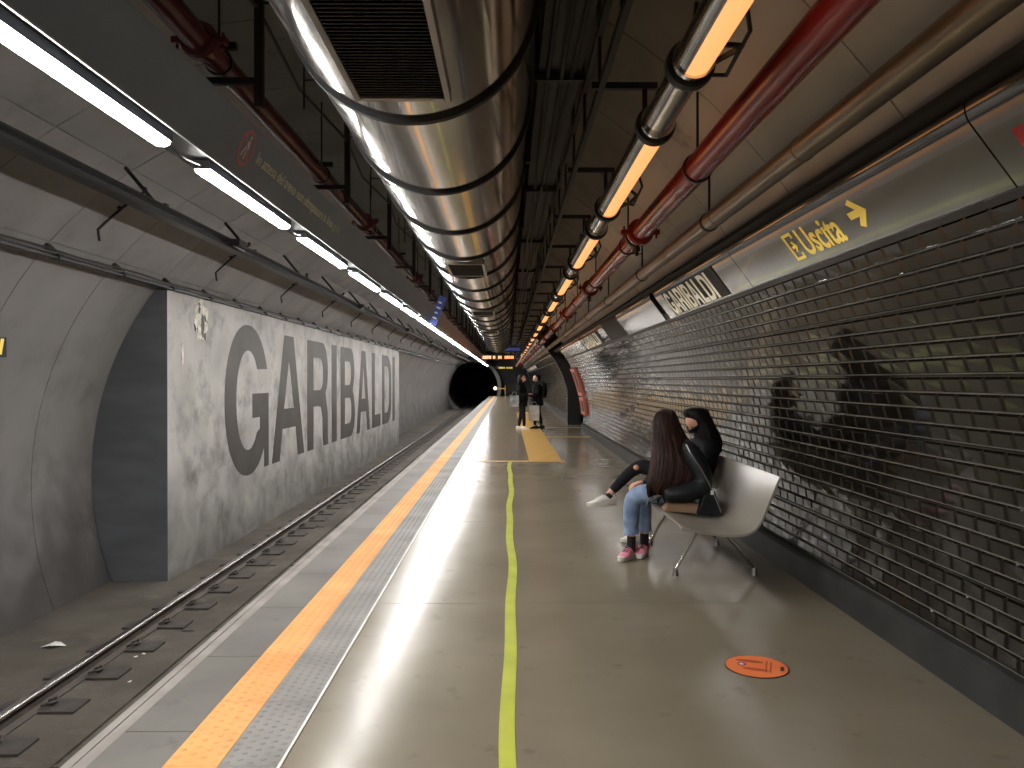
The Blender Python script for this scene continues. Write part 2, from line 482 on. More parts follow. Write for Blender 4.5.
for me, y in GL:
    put('letter', me, M['letter'], frame_mat((GX + .003, y, -.1), (0, 1, 0), (0, 0, 1), (1, 0, 0)), gw)
# peeled plaster patches
def blob(cy, cz, ry, rz, sd, n=40, x=GX):
    pts = []
    for k in range(n):
        t = 2 * PI * k / n
        q = 1 + .32 * mnoise.noise(Vector((math.cos(t) * 1.6, math.sin(t) * 1.6, sd))) + .22 * mnoise.noise(Vector((math.cos(t) * 6, math.sin(t) * 6, sd)))
        pts.append((cy + ry * q * math.cos(t), cz + rz * q * math.sin(t)))
    return pts
mb = MB()
for (cy, cz, ry, rz, sd) in ((11.38, 2.38, .27, .30, 3.3), (10.72, 1.86, .035, .15, 8.1)):
    p = blob(cy, cz, ry, rz, sd); n = len(p)
    mb.add([(GX + .001, a, b) for a, b in p] + [(GX + .012, cy + (a - cy) * .95, cz + (b - cz) * .95) for a, b in p],
           [(i, (i + 1) % n, n + (i + 1) % n, n + i) for i in range(n)] + [tuple(n + i for i in range(n))])
o = mb.build('peeled_patch', M['plaster'], gw)
mb = MB()
for (cy, cz, ry, rz, sd) in ((11.42, 2.3, .07, .16, 5.3), (11.5, 2.14, .05, .06, 1.2), (11.3, 2.52, .04, .05, 2.2)):
    p = blob(cy, cz, ry, rz, sd); mb.add([(GX + .0135, a, b) for a, b in p], [tuple(range(len(p)))])
mb.build('hole', M['letter'], o)

# ------------------------------------------------------------------ tunnel end
HC, HR = (-3.25, .85), 2.3
mb = MB()
ho = [(HC[0] + HR * math.cos(2 * PI * k / 64), HC[1] + HR * math.sin(2 * PI * k / 64)) for k in range(64)]
oo = [(CX + 4.4 * math.cos(2 * PI * k / 64), CZ + 4.4 * math.sin(2 * PI * k / 64)) for k in range(64)]
n = 64
vs = [(x, Y1, z) for x, z in ho] + [(x, Y1, z) for x, z in oo] + [(x, Y1 + .4, z) for x, z in ho]
mb.add(vs, [(i, (i + 1) % n, n + (i + 1) % n, n + i) for i in range(n)] + [(i, (i + 1) % n, 2 * n + (i + 1) % n, 2 * n + i) for i in range(n)])
struct(mb.build('wall_front', M['end_dark']))
mb = MB()
mb.prism_y([(HC[0] + (HR + .02) * math.cos(2 * PI * k / 48), HC[1] + (HR + .02) * math.sin(2 * PI * k / 48)) for k in range(48)], Y1 + .4, 110, caps=False, smooth=True)
mb.box(-8, 4, 110, 110.2, -4, 6)
struct(mb.build('wall_tunnel', M['black']))
mb = MB(); mb.prism_y([(CX + 4.4 * math.cos(2 * PI * k / 40), CZ + 4.4 * math.sin(2 * PI * k / 40)) for k in range(40)], Y0 - .4, Y0 - .2)
struct(mb.build('wall_rear', M['seam']))
# portal ring collar seen at the left of the hole
mb = MB()
pts = [(HR + .02, Y1 - 1.2), (HR + .35, Y1 - 1.2), (HR + .35, Y1 - .01), (HR + .02, Y1 - .01)]
mb.ring_y(HC[0], HC[1], pts, 64)
struct(mb.build('trim_9', M['wall_end']))

# ------------------------------------------------------------------ right wall: bevelled black tiles
def polar(r, a, y): return (CX + r * math.cos(a), y, CZ + r * math.sin(a))
def tiles(mb, ya, yb):
    pitch, wy, gap = .0815, .163, .004
    a = math.asin((.2 - CZ) / RT)
    for row in range(24):
        a0 = a + gap / RT; a1 = a + (pitch - gap * .4) / RT
        y = ya - (wy / 2 if row % 2 else 0)
        while y < yb:
            p0 = max(ya, y + gap / 2); p1 = min(yb, y + wy - gap / 2)
            if p1 - p0 > .03:
                h = .012; e = .013; ea = .009 / RT
                j = [random.gauss(0, .00045) for _ in range(4)]
                hb = h + .004
                vs = [polar(RT, a0, p0), polar(RT, a0, p1), polar(RT, a1, p1), polar(RT, a1, p0),
                      polar(RT - h + j[0], a0 + ea, p0 + e), polar(RT - h + j[1], a0 + ea, p1 - e),
                      polar(RT - h + j[2], a1 - ea, p1 - e), polar(RT - h + j[3], a1 - ea, p0 + e)]
                mb.add(vs, [(4, 5, 6, 7), (0, 1, 5, 4), (1, 2, 6, 5), (2, 3, 7, 6), (3, 0, 4, 7)])
            y += wy
        a += pitch / RT
        if row % 4 == 3 and row < 23:       # dark joint profile between the panels of four rows
            a1 = a + .012 / RT
            q = [(RT, a), (RT - .007, a + .002 / RT), (RT - .007, a1 - .002 / RT), (RT, a1)]
            mb.add([polar(r_, a_, y_) for y_ in (ya, yb) for r_, a_ in q], [(0, 1, 5, 4), (1, 2, 6, 5), (2, 3, 7, 6)])
            a = a1
mb = MB(); tiles(mb, -2.0, OP0 - .02); tiles(mb, OP1 + .3, 70)
struct(mb.build('wall_right', M['tile'], fix=False))
mb = MB()
for (a, b) in ((Y0, OP0 - .01), (OP1 + .02, Y1)):
    mb.prism_y(arc(RT + .001, -4, 31, 20) + arc(RT + .12, -4, 31, 20)[::-1], a, b)
struct(mb.build('wall_right', M['grout']))
mb = MB()
for (a, b) in ((Y0, OP0), (OP1 + .3, Y1)):
    mb.prism_y([(2.17, 0), (2.17, .185), (2.195, .2), (2.3, .2), (2.3, 0)], a, b)
struct(mb.build('baseboard_right', M['skirt']))
# dark ledge between tiles and fascia
mb = MB()
a = math.asin((2.13 - CZ) / RT)
for (y0_, y1_) in ((Y0, OP0), (OP1 + .3, Y1)):
    q = [(CX + (RT - .03) * math.cos(a + d / RT), CZ + (RT - .03) * math.sin(a + d / RT)) for d in (0, .03)]
    q2 = [(CX + (RT + .1) * math.cos(a + d / RT), CZ + (RT + .1) * math.sin(a + d / RT)) for d in (.03, 0)]
    mb.prism_y(q + q2, y0_, y1_)
struct(mb.build('trim_10', M['blackmetal']))

# side passage: black arch and walls
mb = MB()
mb.prism_y(arc(3.66, -4, 50, 30) + arc(RL + .9, -4, 50, 30)[::-1], OP1, OP1 + .3)
mb.box(2.3, 6.2, OP0 - .25, OP0, -.1, 3.6)
mb.box(2.0, 6.2, OP1 + .02, OP1 + .28, -.1, 3.9)
mb.box(6.0, 6.2, OP0, OP1, -.1, 3.6)
mb.prism_y([(.9, 3.35), (.9, 3.7), (6.2, 3.7), (6.2, 2.6), (2.6, 2.6)], OP0, OP1)
mb.prism_y(arc(RT + .05, 20, 50, 14) + arc(RL + .4, 20, 50, 14)[::-1], OP0 - .06, OP0)
struct(mb.build('wall_passage', M['black']))

# ------------------------------------------------------------------ fascia above tiles
FB = Vector((1.735, 0, 2.135)); FT = Vector((1.532, 0, 2.404))
fu = (FT - FB); FH = fu.length; fu.normalize()
fn = Vector((-fu.z, 0, fu.x)); fn = fn if fn.x < 0 else -fn       # towards the platform
def fpt(y, t, off=0.0):
    p = FB + fu * FH * t + fn * off
    return (p.x, y, p.z)
FPROF = [(0, 0), (.5, 0), (.86, 0)]
_t, _o = .86, 0.0
for _i in range(8):                     # the top edge of the panel is rolled over towards vertical
    _a = R(5 * (_i + 1)); _t += .027 * math.cos(_a); _o -= .027 * FH * math.sin(_a); FPROF.append((_t, _o))
FPROF += [(_t, _o - .03), (-.05, -.035)]
def fascia_panel(y0, y1, m, label):
    e = empty('fascia_panel', (1.62, (y0 + y1) / 2, 2.16)); inv = Vector(e.location)
    mb = MB()
    vs = [fpt(y, t, o) for y in (y0, y1) for (t, o) in FPROF]
    vs = [tuple(Vector(v) - inv) for v in vs]
    q = len(FPROF); mb.add(vs, [(i, (i + 1) % q, q + (i + 1) % q, q + i) for i in range(q)], True)
    mb.add([vs[i] for i in range(q)], [tuple(range(q))]); mb.add([vs[q + i] for i in range(q)], [tuple(range(q))])
    mb.build('panel', m, e, bevel=.003)
    tag(e, label, 'wall panel')
    return e
def on_fascia(name, me, m, ystart, t0, sx, sy, parent, off=.002):
    # local x runs towards the camera (-Y), local y up the fascia
    o = Vector(fpt(ystart, t0, off)) - Vector(parent.location)
    return put(name, me, m, frame_mat(o, (0, -sx, 0), fu * sy, fn), parent)
def quad_f(name, y0, y1, t0, t1, m, parent, off):
    mb = MB(); loc = Vector(parent.location)
    vs = [tuple(Vector(fpt(y, t, o)) - loc) for o in (off - .003, off) for (y, t) in ((y0, t0), (y1, t0), (y1, t1), (y0, t1))]
    mb.add(vs, [(0, 1, 2, 3), (4, 5, 6, 7), (0, 1, 5, 4), (1, 2, 6, 5), (2, 3, 7, 6), (3, 0, 4, 7)])
    return mb.build(name, m, parent)
fascia_panel(Y0, 1.3, M['fascia'], 'satin metal wall panel behind the camera above the tiles')
f1 = fascia_panel(1.31, 2.61, M['fascia'], 'dark satin wall panel at top right edge, nearest in view')
quad_f('red_symbol', 2.1, 2.47, .42, .62, M['redsign'], f1, .004)['label'] = 'red corner of a sign'
f2 = fascia_panel(2.62, 5.43, M['fascia'], 'satin metal wall panel carrying the yellow Uscita exit sign')
f3 = fascia_panel(5.44, 8.2, M['fascia'], 'satin metal wall panel with the large black GARIBALDI station plate')
fascia_panel(8.45, 11.1, M['fascia'], 'blank pale wall panel just beyond the dark gap past the station plate')
fascia_panel(11.11, 12.85, M['sign_black'], 'wall panel painted black as a dark reflection, before the second station plate')  # black colour stands for a dark reflection in the satin fascia
f6 = fascia_panel(12.86, 16.8, M['fascia'], 'wall panel with the second, farther and smaller looking GARIBALDI plate')
fascia_panel(16.95, OP0 - .05, M['fascia'], 'pale wall panel next to the black side passage arch')
fascia_panel(OP1 + .35, 45, M['fascia'], 'wall panel above the tiles beyond the black passage arch')
# Uscita
t = text_mesh('Uscita', 1, .001, .012)
xs = [v.co.x for v in t.vertices]; ys = [v.co.y for v in t.vertices]
cap = .7
on_fascia('exit_text', t, M['yellow_sign'], 4.33, .24, .49 / (max(xs) - min(xs)), .50 * FH / max(ys), f2)
ic = curve_mesh([[(0, 0), (1, 0), (1, .22), (.86, .22), (.86, .1), (.16, .1), (.16, .9), (.86, .9), (.86, .78), (1, .78), (1, 1), (0, 1)]], .001)
on_fascia('door_icon', ic, M['yellow_sign'], 4.50, .22, .125, .52 * FH, f2)
ar = [[(0, .38), (.52, .38), (.25, .1), (.48, .0), (1, .5), (.48, 1), (.25, .9), (.52, .62), (0, .62)]]
am = curve_mesh(ar, .001)
on_fascia('arrow', am, M['yellow_sign'], 4.45, .36, .065, .22 * FH, f2, .003)
on_fascia('arrow', am, M['yellow_sign'], 3.69, .30, .17, .46 * FH, f2)
def station_plate(parent, y0, y1, z, ls=1.0):
    q = quad_f('station_plate', y0, y1, .10, .90, M['sign_black'], parent, .006)
    sx = (y1 - y0) * .86 / 18.5; sy = .78 * FH / 2.55 * .96
    for me, y in GL:
        o = Vector(fpt(y1 - .04 - (y - 12.32) * sx, .12, .0085)) - Vector(parent.location)
        put('letter', me, M['white_sign'], frame_mat(o, (0, -sx, 0), fu * sy, fn), q)
station_plate(f3, 5.95, 7.87, 0)
station_plate(f6, 13.6, 16.6, 0)

# ------------------------------------------------------------------ pipes on the right
def coupling(mb, x, y, z, r):
    mb.ring_y(x, z, [(r * .9, y - .055), (r * 1.28, y - .055), (r * 1.28, y - .03), (r * 1.42, y - .025), (r * 1.42, y + .025), (r * 1.28, y + .03), (r * 1.28, y + .055), (r * .9, y + .055)], 24)
    for sx in (-1, 1):
        mb.box(x + sx * r * 1.75 - .022, x + sx * r * 1.75 + .022, y - .03, y + .03, z - .018, z + .018)
        mb.tube([(x + sx * r * 1.72, y, z - .05), (x + sx * r * 1.72, y, z + .05)], .009, 8)
def hanger(mb, x, y, z, r, top, lean=0.0):
    mb.ring_y(x, z, [(r * 1.0, y - .015), (r * 1.12, y - .015), (r * 1.12, y + .015), (r * 1.0, y + .015)], 24)
    mb.tube([(x, y, z + r), (x + lean, y, top)], .008, 8)
def lin_top(x, r=RL): return CZ + math.sqrt(max(0, r * r - (x - CX) ** 2))
def long_pipe(name, x, z, r, m, joints, hangs, label, joint_mat=None, jname='coupling'):
    e = empty(name, (x, 0, z))
    mb = MB(); mb.tube([(0, Y0, 0), (0, 70, 0)], r, 24); mb.build('pipe', m, e)
    for y in joints:
        mb = MB(); coupling(mb, 0, y, 0, r); mb.build(jname, joint_mat or m, e)
    for y in hangs:
        mb = MB(); hanger(mb, 0, y, 0, r, lin_top(x) - z - .01); mb.build('hanger', M['blackmetal'], e)
    return tag(e, label, 'pipe')
rp = long_pipe('fire_main_pipe', 1.10, 2.73, .078, M['red'], [6.45 + 3.9 * k for k in range(15)], [4.5 + 2.6 * k for k in range(22)],
          'dark red fire main pipe along the right side of the ceiling')
for k in range(15):
    y = 6.62 + 3.9 * k
    mb = MB(); mb.tube([(0, y, -.06), (0, y, -.13)], .03, 12); mb.tube([(0, y, -.13), (0, y, -.17)], [.018, .012], 10); mb.ring_y(0, 0, [(.078, y - .03), (.10, y - .03), (.10, y + .03), (.078, y + .03)], 20)
    mb.box(-.04, .04, y - .008, y + .008, -.155, -.148)
    mb.build('sprinkler_valve', M['blackmetal'], rp)
bp_ = long_pipe('bronze_pipe', 1.35, 2.56, .058, M['bronze'], [], [5.2 + 2.6 * k for k in range(20)],
          'bronze coloured pipe between the red pipe and the wall panels')
for k in range(24):
    y = 3.55 + 1.45 * k
    mb = MB(); mb.ring_y(0, 0, [(.056, y - .012), (.0605, y - .012), (.0605, y + .012), (.056, y + .012)], 24); mb.build('joint_sleeve', M['bronze'], bp_)
lp_ = long_pipe('fire_main_pipe', -1.80, 3.48, .078, M['red_dull'], [4.55 + 5.2 * k for k in range(12)], [4.85 + 2.65 * k for k in range(20)],
          'dark red fire main pipe above the dark light box on the left')
# black strip added as shade in the gap between fascia and ceiling
e = empty('gap_shade_strip', (1.56, 0, 2.47))
mb = MB(); mb.prism_y([(-.05, 0), (.0, .06), (.10, .02), (.07, -.05)], Y0, 70); mb.build('tray', M['black'], e)
tag(e, 'thin black strip added as shade along the top edge of wall panels', 'cable tray')

# ------------------------------------------------------------------ orange tube lamps
LX, LZ, LR = .665, 2.65, .069
def tube_lamp(y0):
    e = empty('tube_lamp', (LX, y0, LZ)); L1 = 1.61; L2 = 2.36
    mb = MB()   # steel reflector half shell
    n = 14; a0, a1 = 60, 240
    pr = [(LR * math.cos(R(a0 + (a1 - a0) * k / n)), LR * math.sin(R(a0 + (a1 - a0) * k / n))) for k in range(n + 1)]
    pi_ = [(p[0] * .94, p[1] * .94) for p in pr]
    mb.prism_y(pr + pi_[::-1], 0, L1, smooth=True); mb.build('reflector', M['chrome'], e)
    mb = MB()
    a0, a1 = 240, 420
    pr = [(LR * .985 * math.cos(R(a0 + (a1 - a0) * k / n)), LR * .985 * math.sin(R(a0 + (a1 - a0) * k / n))) for k in range(n + 1)]
    pi_ = [(p[0] * .9, p[1] * .9) for p in pr]
    mb.prism_y(pr + pi_[::-1], .0, L1, smooth=True); mb.build('diffuser', M['tube'], e)
    for y in (L1 - .02, L2 - .10):
        mb = MB()
        mb.ring_y(0, 0, [(LR * .8, y), (LR * 1.12, y), (LR * 1.12, y + .05), (LR * .8, y + .05)], 32)
        mb.build('collar', M['chrome'], e)
        mb = MB()
        mb.ring_y(0, 0, [(LR * .8, y + .05), (LR * 1.28, y + .05), (LR * 1.32, y + .075), (LR * 1.28, y + .10), (LR * .8, y + .10)], 32)
        mb.build('clamp_ring', M['rubber'], e)
    mb = MB(); mb.tube([(0, L1 + .05, 0), (0, L2 - .06, 0)], LR * .93, 28); mb.build('connector', M['chrome'], e)
    mb = MB()
    mb.tube([(LR, L1 + .05, 0), (.14, L1 - .02, .02), (.21, L1 + .12, .10), (.19, L1 + .34, .2), (.10, L1 + .45, .30)], .011, 8)
    mb.tube([(.02, L2 - .08, LR), (.12, L2 - .2, .16), (.23, L2 - .35, .1), (.25, L2 - .6, .17), (.15, L2 - .8, .35)], .009, 8)
    mb.tube([(.04, L1 + .2, LR * .9), (.06, L1 + .2, .3)], .009, 8)
    mb.build('cable', M['rubber'], e)
    return e
d = LZ - 1.5
lamp_y = 3.60 - .0 - 2.44
lens = []
proto = tube_lamp(2.78 - 1.61)
y = 2.78 - 1.61
lens.append(proto)
while y + 2.36 < 62:
    y += 2.36
    c = copy_tree(proto); c.location = (LX, y, LZ); lens.append(c)
c = copy_tree(proto); c.location = (LX, 2.78 - 1.61 - 2.36, LZ); lens.insert(0, c)
for q in (2, 3, 4):
    c = copy_tree(proto); c.location = (LX, 2.78 - 1.61 - 2.36 * q, LZ); lens.insert(0, c)
names = ['behind the camera'] * 4 + ['cut by the top edge of the view', 'second from the top edge of the view', 'third from the top edge of the view', 'fourth from the top edge of the view', 'fifth from the top edge of the view']
for i, c in enumerate(lens):
    if i < len(names): tag(c, 'orange half tube lamp in chrome fitting, ' + names[i], 'lamp', 'orange tube lamps in a row')
    else: tag(c, 'small distant orange tube lamp of the row receding to the far end', 'lamp', 'orange tube lamps in a row')

# lattice rail carrying the lamps
e = empty('support_lattice', (.45, 0, 3.05))
mb = MB(); mb.box(-.014, .014, Y0, 62, .13, .17); mb.box(-.014, .014, Y0, 62, -.15, -.11); mb.build('rail', M['black'], e)
k = 0; y = .8
mb = MB(); mb.box(-.008, .008, 0, .018, -.12, .14); r0 = mb.build('rung', M['black'], e); r0.location.y = y
while y < 60:
    y += .75; c = r0.copy(); COL.objects.link(c); c.parent = e; c.location.y = y
y = 3.75 - 1.5 * 2
while y < 50:
    mb = MB(); mb.box(-.045, .27, y - .014, y + .014, -.145, -.115); mb.box(.20, .222, y - .01, y + .01, -.33, -.12)
    mb.build('arm', M['black'], e)
    mb = MB(); mb.tube([(-.01, y, .15), (-.01, y, lin_top(.44) - 3.05 - .01)], .011, 8); mb.build('hanger', M['black'], e); y += 1.5
tag(e, 'black steel lattice rail carrying the orange lamps on cross arms', 'support rail')

# black cable trays right of the duct
e = empty('cable_tray', (.305, 0, 3.3))
mb = MB(); mb.prism_y([(-.13, .12), (-.13, -.055), (.11, -.055), (.11, .12), (.10, .12), (.10, -.045), (-.12, -.045), (-.12, .12)], Y0, 68)
mb.build('tray', M['black'], e)
for k in range(7):
    x = -.10 + k * .03
    mb = MB(); pts = [(x + .012 * math.sin(y_ * .9 + k), y_, -.03 + .012 * (k % 3) - .065 * (1 if (k % 2) else 0) + .012 * math.sin(y_ * 1.7 + 2 * k)) for y_ in [-3 + 0.6 * i for i in range(118)]]
    mb.tube(pts, .013, 7); mb.build('cable', M['rubber'], e)
for k in range(24):
    y = 1.8 + 2.6 * k
    mb = MB(); mb.box(-.15, .13, y, y + .04, -.10, -.06)
    for x in (-.14, .12): mb.tube([(x, y + .02, -.1), (x, y + .02, lin_top(x + .305) - 3.3 - .01)], .012, 8)
    mb.build('hanger', M['black'], e)
tag(e, 'black cable tray with bundled cables beside the silver duct', 'cable tray')

# ------------------------------------------------------------------ duct
DX, DZ, DR = -.39, 3.05, .5
duct = empty('ventilation_duct', (DX, 0, DZ))
mb = MB()
pr = [(DR * math.cos(2 * PI * k / 96), DR * math.sin(2 * PI * k / 96)) for k in range(96)]
vs = []; ysec = [Y0 + (30 - Y0) * i / 110 for i in range(111)]
for y in ysec:
    for (x, z) in pr: vs.append((x, y, z))
n = 96
mb.add(vs, [(i * n + k, i * n + (k + 1) % n, (i + 1) * n + (k + 1) % n, (i + 1) * n + k) for i in range(110) for k in range(n)], True)
mb.add([(x, 30, z) for x, z in pr], [tuple(range(n))]); mb.add([(x, Y0, z) for x, z in pr], [tuple(range(n))])
mb.build('duct_body', M['duct'], duct)
k = -4
while 3.14 + 1.2 * k < 29.8:
    y = 3.14 + 1.2 * k
    mb = MB(); mb.ring_y(0, 0, [(DR - .005, y - .018), (DR + .016, y - .018), (DR + .016, y + .018), (DR - .005, y + .018)], 96)
    mb.cur = 1; mb.ring_y(0, 0, [(DR - .005, y + .018), (DR + .008, y + .018), (DR + .008, y + .035), (DR - .005, y + .035)], 96)
    mb.build('band', [M['black'], M['duct']], duct)
    if k % 2 == 0:
        mb = MB()
        mb.box(-.55, -.51, y - .02, y + .02, .0, .75); mb.build('hanger', M['black'], duct)
        mb = MB(); mb.box(.51, .55, y - .02, y + .02, .0, .75); mb.build('hanger', M['black'], duct)
    k += 1
def grille(y0, y1, w=.155):
    e = MB(); z = -DR - .012
    zt = -DR + .035
    e.box(-w - .024, -w, y0 - .03, y1 + .03, z, zt); e.box(w, w + .024, y0 - .03, y1 + .03, z, zt)
    e.box(-w, w, y0 - .03, y0, z, zt); e.box(-w, w, y1, y1 + .03, z, zt)
    g = e.build('grille', M['duct_frame'], duct, bevel=.003)
    b = MB(); b.box(-w, w, y0, y1, z + .022, z + .026); b.build('grille_back', M['black'], g)
    s_ = MB(); y = y0 + .012
    while y < y1 - .01:
        s_.add([(-w, y, z + .004), (w, y, z + .004), (w, y + .012, z + .018), (-w, y + .012, z + .018), (-w, y + .003, z + .002), (w, y + .003, z + .002), (w, y + .015, z + .016), (-w, y + .015, z + .016)],
               [(0, 1, 2, 3), (4, 5, 6, 7), (0, 1, 5, 4), (2, 3, 7, 6)])
        y += .024
    s_.build('louvre', M['blackmetal'], g)
for (a, b) in ((1.9, 2.87), (7.0, 7.75), (11.8, 12.5), (16.6, 17.3)): grille(a, b)
tag(duct, 'large round shiny steel ventilation duct with black bands overhead', 'duct')

# ------------------------------------------------------------------ left light box with LED strips
BX = -1.72
def light_box(y0, y1, m, label):
    e = empty('light_box', (BX, (y0 + y1) / 2, 2.78)); h = (y1 - y0) / 2
    mb = MB(); mb.prism_y([(0, 0), (.012, 0), (.012 + .13, .30), (.13, .30)], -h, h); mb.build('side_panel', m, e)
    mb = MB(); mb.prism_y([(-.24, .04), (.012, .04), (.12, .29), (-.24, .29)], -h, h); mb.build('body', M['black'], e)
    mb = MB(); mb.prism_y([(.004, -.004), (.014, -.004), (.014, .003), (.004, .003)], -h, h); mb.build('lip', M['alu'], e)
    tag(e, label, 'light box'); return e
lb = light_box(Y0, 17.0, M['fascia_dark'], 'long dark grey light box above the platform edge, near section')
light_box(17.9, 60, M['fascia_orange_reflection'], 'light box beyond the blue hanging sign, orange reflection painted into its colour')
def led(y0):
    e = empty('led_lamp', (BX - .115, y0, 2.765))
    mb = MB(); mb.box(-.05, .05, 0, 1.74, .0, .05); mb.build('housing', M['lamp_body'], e)
    mb = MB(); q = [(-.045, 0), (-.040, -.016), (-.02, -.026), (.02, -.026), (.040, -.016), (.045, 0)]
    mb.prism_y(q, .02, 1.72); mb.build('diffuser', M['led'], e)
    mb = MB(); mb.tube([(0, 1.74, .02), (.01, 1.9, -.015), (-.01, 2.08, .002), (0, 2.25, .02)], .006, 6); mb.build('lead', M['rubber'], e)
    return e
D2 = 1.265 - .03
y = 3.34 * D2 - 1.72
p0 = led(y - 2.25 * 5); leds = [p0]; yy = y - 2.25 * 4
while yy < 68:
    c = copy_tree(p0); c.location = (BX - .115, yy, 2.765); leds.append(c); yy += 2.25
near = ['cut by the left edge of the view', 'second from the left edge', 'third from the left edge', 'fourth from the left edge', 'fifth from the left edge', 'sixth from the left edge']
for i, c in enumerate(leds):
    if i < 5: s_ = 'white strip lamp of the left row, behind the camera'
    elif i < 11: s_ = 'white strip lamp under the left light box, ' + near[i - 5]
    else: s_ = 'small distant white strip lamp of the row running to the tunnel mouth'
    tag(c, s_, 'lamp', 'white strip lamps over the platform edge')
# symbol and text on the light box
loc = Vector(lb.location)
def on_box(name, me, m, y, z, s, sy=None, off=.0135):
    u = Vector((.13, 0, .30)).normalized(); nn = Vector((u.z, 0, -u.x)); q = Vector((BX + .012, y, 2.78)) + u * z + nn * (off - .012)
    return put(name, me, m, frame_mat(q - loc, (0, s, 0), u * (sy or s), nn), lb)
circ = lambda r, n=36, cx=0, cy=0: [(cx + r * math.cos(2 * PI * k / n), cy + r * math.sin(2 * PI * k / n)) for k in range(n)]
on_box('prohibition_ring', curve_mesh([circ(1), circ(.84)], .0008), M['symbol_red'], 4.86, .185, .115)
on_box('prohibition_bar', curve_mesh([[(-.68, .60), (-.60, .68), (.68, -.60), (.60, -.68)]], .0008), M['symbol_red'], 4.86, .185, .115, off=.015)
on_box('walking_figure', curve_mesh([circ(.12, 16, .12, .60), [(-.05, .42), (.22, .42), (.30, .05), (.22, -.05), (.12, -.62), (-.02, -.62), (.03, -.1), (-.14, -.1), (-.32, -.55), (-.46, -.5), (-.22, 0)]], .0008), M['symbol_grey'], 4.86, .185, .115)
words = 'In attesa del treno non oltrepassare la linea gialla'.split()
wid = [(text_mesh(q, 1, .0008)) for q in words]
adv = []; tot = 0
for me in wid:
    adv.append(tot); tot += max(v.co.x for v in me.vertices) + .28
for me, a_ in zip(wid, adv):
    on_box('notice_word', me, M['text_grey'], 5.06 + a_ * 2.5 / tot, .15, 2.5 / tot, .11)
# hanger posts for box and pipes
def hang_frame(y):
    e = empty('hanger_post', (-1.55, y, 2.9))
    mb = MB(); mb.box(-.025, .025, -.025, .025, .3, lin_top(-1.55) - 2.9); mb.build('post', M['black'], e)
    mb = MB(); mb.box(-.40, .0, -.02, .02, .44, .48); mb.box(-.36, -.14, -.02, .02, .66, .70); mb.build('bracket', M['black'], e)
    mb = MB(); mb.tube([(0, 0, .95), (.62, 0, .95)], .010, 8); mb.tube([(.3, 0, .95), (.3, 0, 1.25)], .012, 8); mb.tube([(.12, .6, .5), (.12, .6, 1.2)], .007, 8)
    mb.tube([(0, 0, .9), (-.1, 1.3, .9), (0, 2.6, .9)], .012, 8); mb.tube([(.12, .6, .7), (.7, .6, .72)], .007, 8)
    mb.build('stay_rod', M['black'], e)
    return e
h0 = hang_frame(4.85 - 2.65); hs = [h0]
for k in range(1, 20):
    c = copy_tree(h0); c.location = (-1.55, 4.85 - 2.65 + 2.65 * k, 2.9); hs.append(c)
for c in hs: tag(c, 'black hanger post between the left red pipe and the dark ceiling', 'hanger', 'black hanger posts in the dark ceiling void')

# ------------------------------------------------------------------ rails along the left lining
e = empty('conductor_channel', (-3.30, 0, 3.10))
mb = MB(); mb.prism_y([(-.05, -.06), (.05, -.05), (.05, -.03), (-.02, -.035), (-.02, .035), (.05, .04), (.05, .06), (-.05, .06)], Y0, 71); mb.build('channel', M['blackmetal'], e)
for k in range(26):
    y = 2.2 + 2.6 * k
    mb = MB(); mb.tube([(-.02, y, .04), (-.34, y, .42)], .018, 8); mb.box(-.07, .06, y - .03, y + .03, .05, .075); mb.build('bracket', M['black'], e)
for k in range(6):
    y = 9.2 + 7.8 * k
    mb = MB(); mb.box(.03, .16, y - .12, y + .12, -.03, .05); mb.tube([(.1, y - .2, -.04), (.1, y + .2, -.04)], .02, 8); mb.build('insulator', M['rubber'], e)
tag(e, 'dark steel channel running along the curved wall over the track', 'channel')
e = empty('cable_rail', (-4.44, 0, 2.72))
mb = MB(); mb.prism_y([(-.04, -.03), (.035, -.03), (.035, -.012), (-.02, -.012), (-.02, .012), (.02, .012), (.02, .03), (-.04, .03)], Y0, 71); mb.build('rail', M['blackmetal'], e)
for k in range(-8, 40):
    y = 10.26 + 1.3 * k
    mb = MB(); mb.prism_y([(-.06, -.03), (.05, -.035), (.055, -.01), (-.09, .13), (-.12, .12)], y - .04, y + .04); mb.build('bracket', M['black'], e)
mb = MB(); mb.tube([(.02 + .012 * math.sin(i * 1.1), -3 + i * .65, .045 + .01 * math.sin(i * 2.1)) for i in range(112)], .012, 6); mb.build('cable', M['rubber'], e)
tag(e, 'thin dark cable rail running just above the big GARIBALDI lettering', 'cable rail')
# bent black hooks on the lining, one per ring
def hook(y):
    a0, a1 = 124.5, 134
    p = [(CX + (RL - .035) * math.cos(R(a0 + (a1 - a0) * i / 6)), 0, CZ + (RL - .035) * math.sin(R(a0 + (a1 - a0) * i / 6))) for i in range(7)]
    o = Vector(p[0]); p = [Vector(q) - o for q in p]
    p += [p[-1] + Vector((.02, -.01, -.12))]
    mb = MB(); mb.tube(p, .014, 8); mb.tube([p[0], p[0] + Vector((-.025, 0, .025))], .02, 8); mb.tube([p[3], p[3] + Vector((-.03, 0, .02))], .02, 8)
    h = mb.build('cable_hook', M['black']); h.location = (o.x, y, o.z); return h
h0 = hook(8.1 - 3.9); hk = [h0]
for k in range(0, 14):
    c = h0.copy(); COL.objects.link(c); c.location.y = 8.1 + 3.25 * k; hk.append(c)
for c in hk: tag(c, 'black bent cable hook fixed along a panel seam over the track', 'hook', 'black cable hooks on the curved wall')

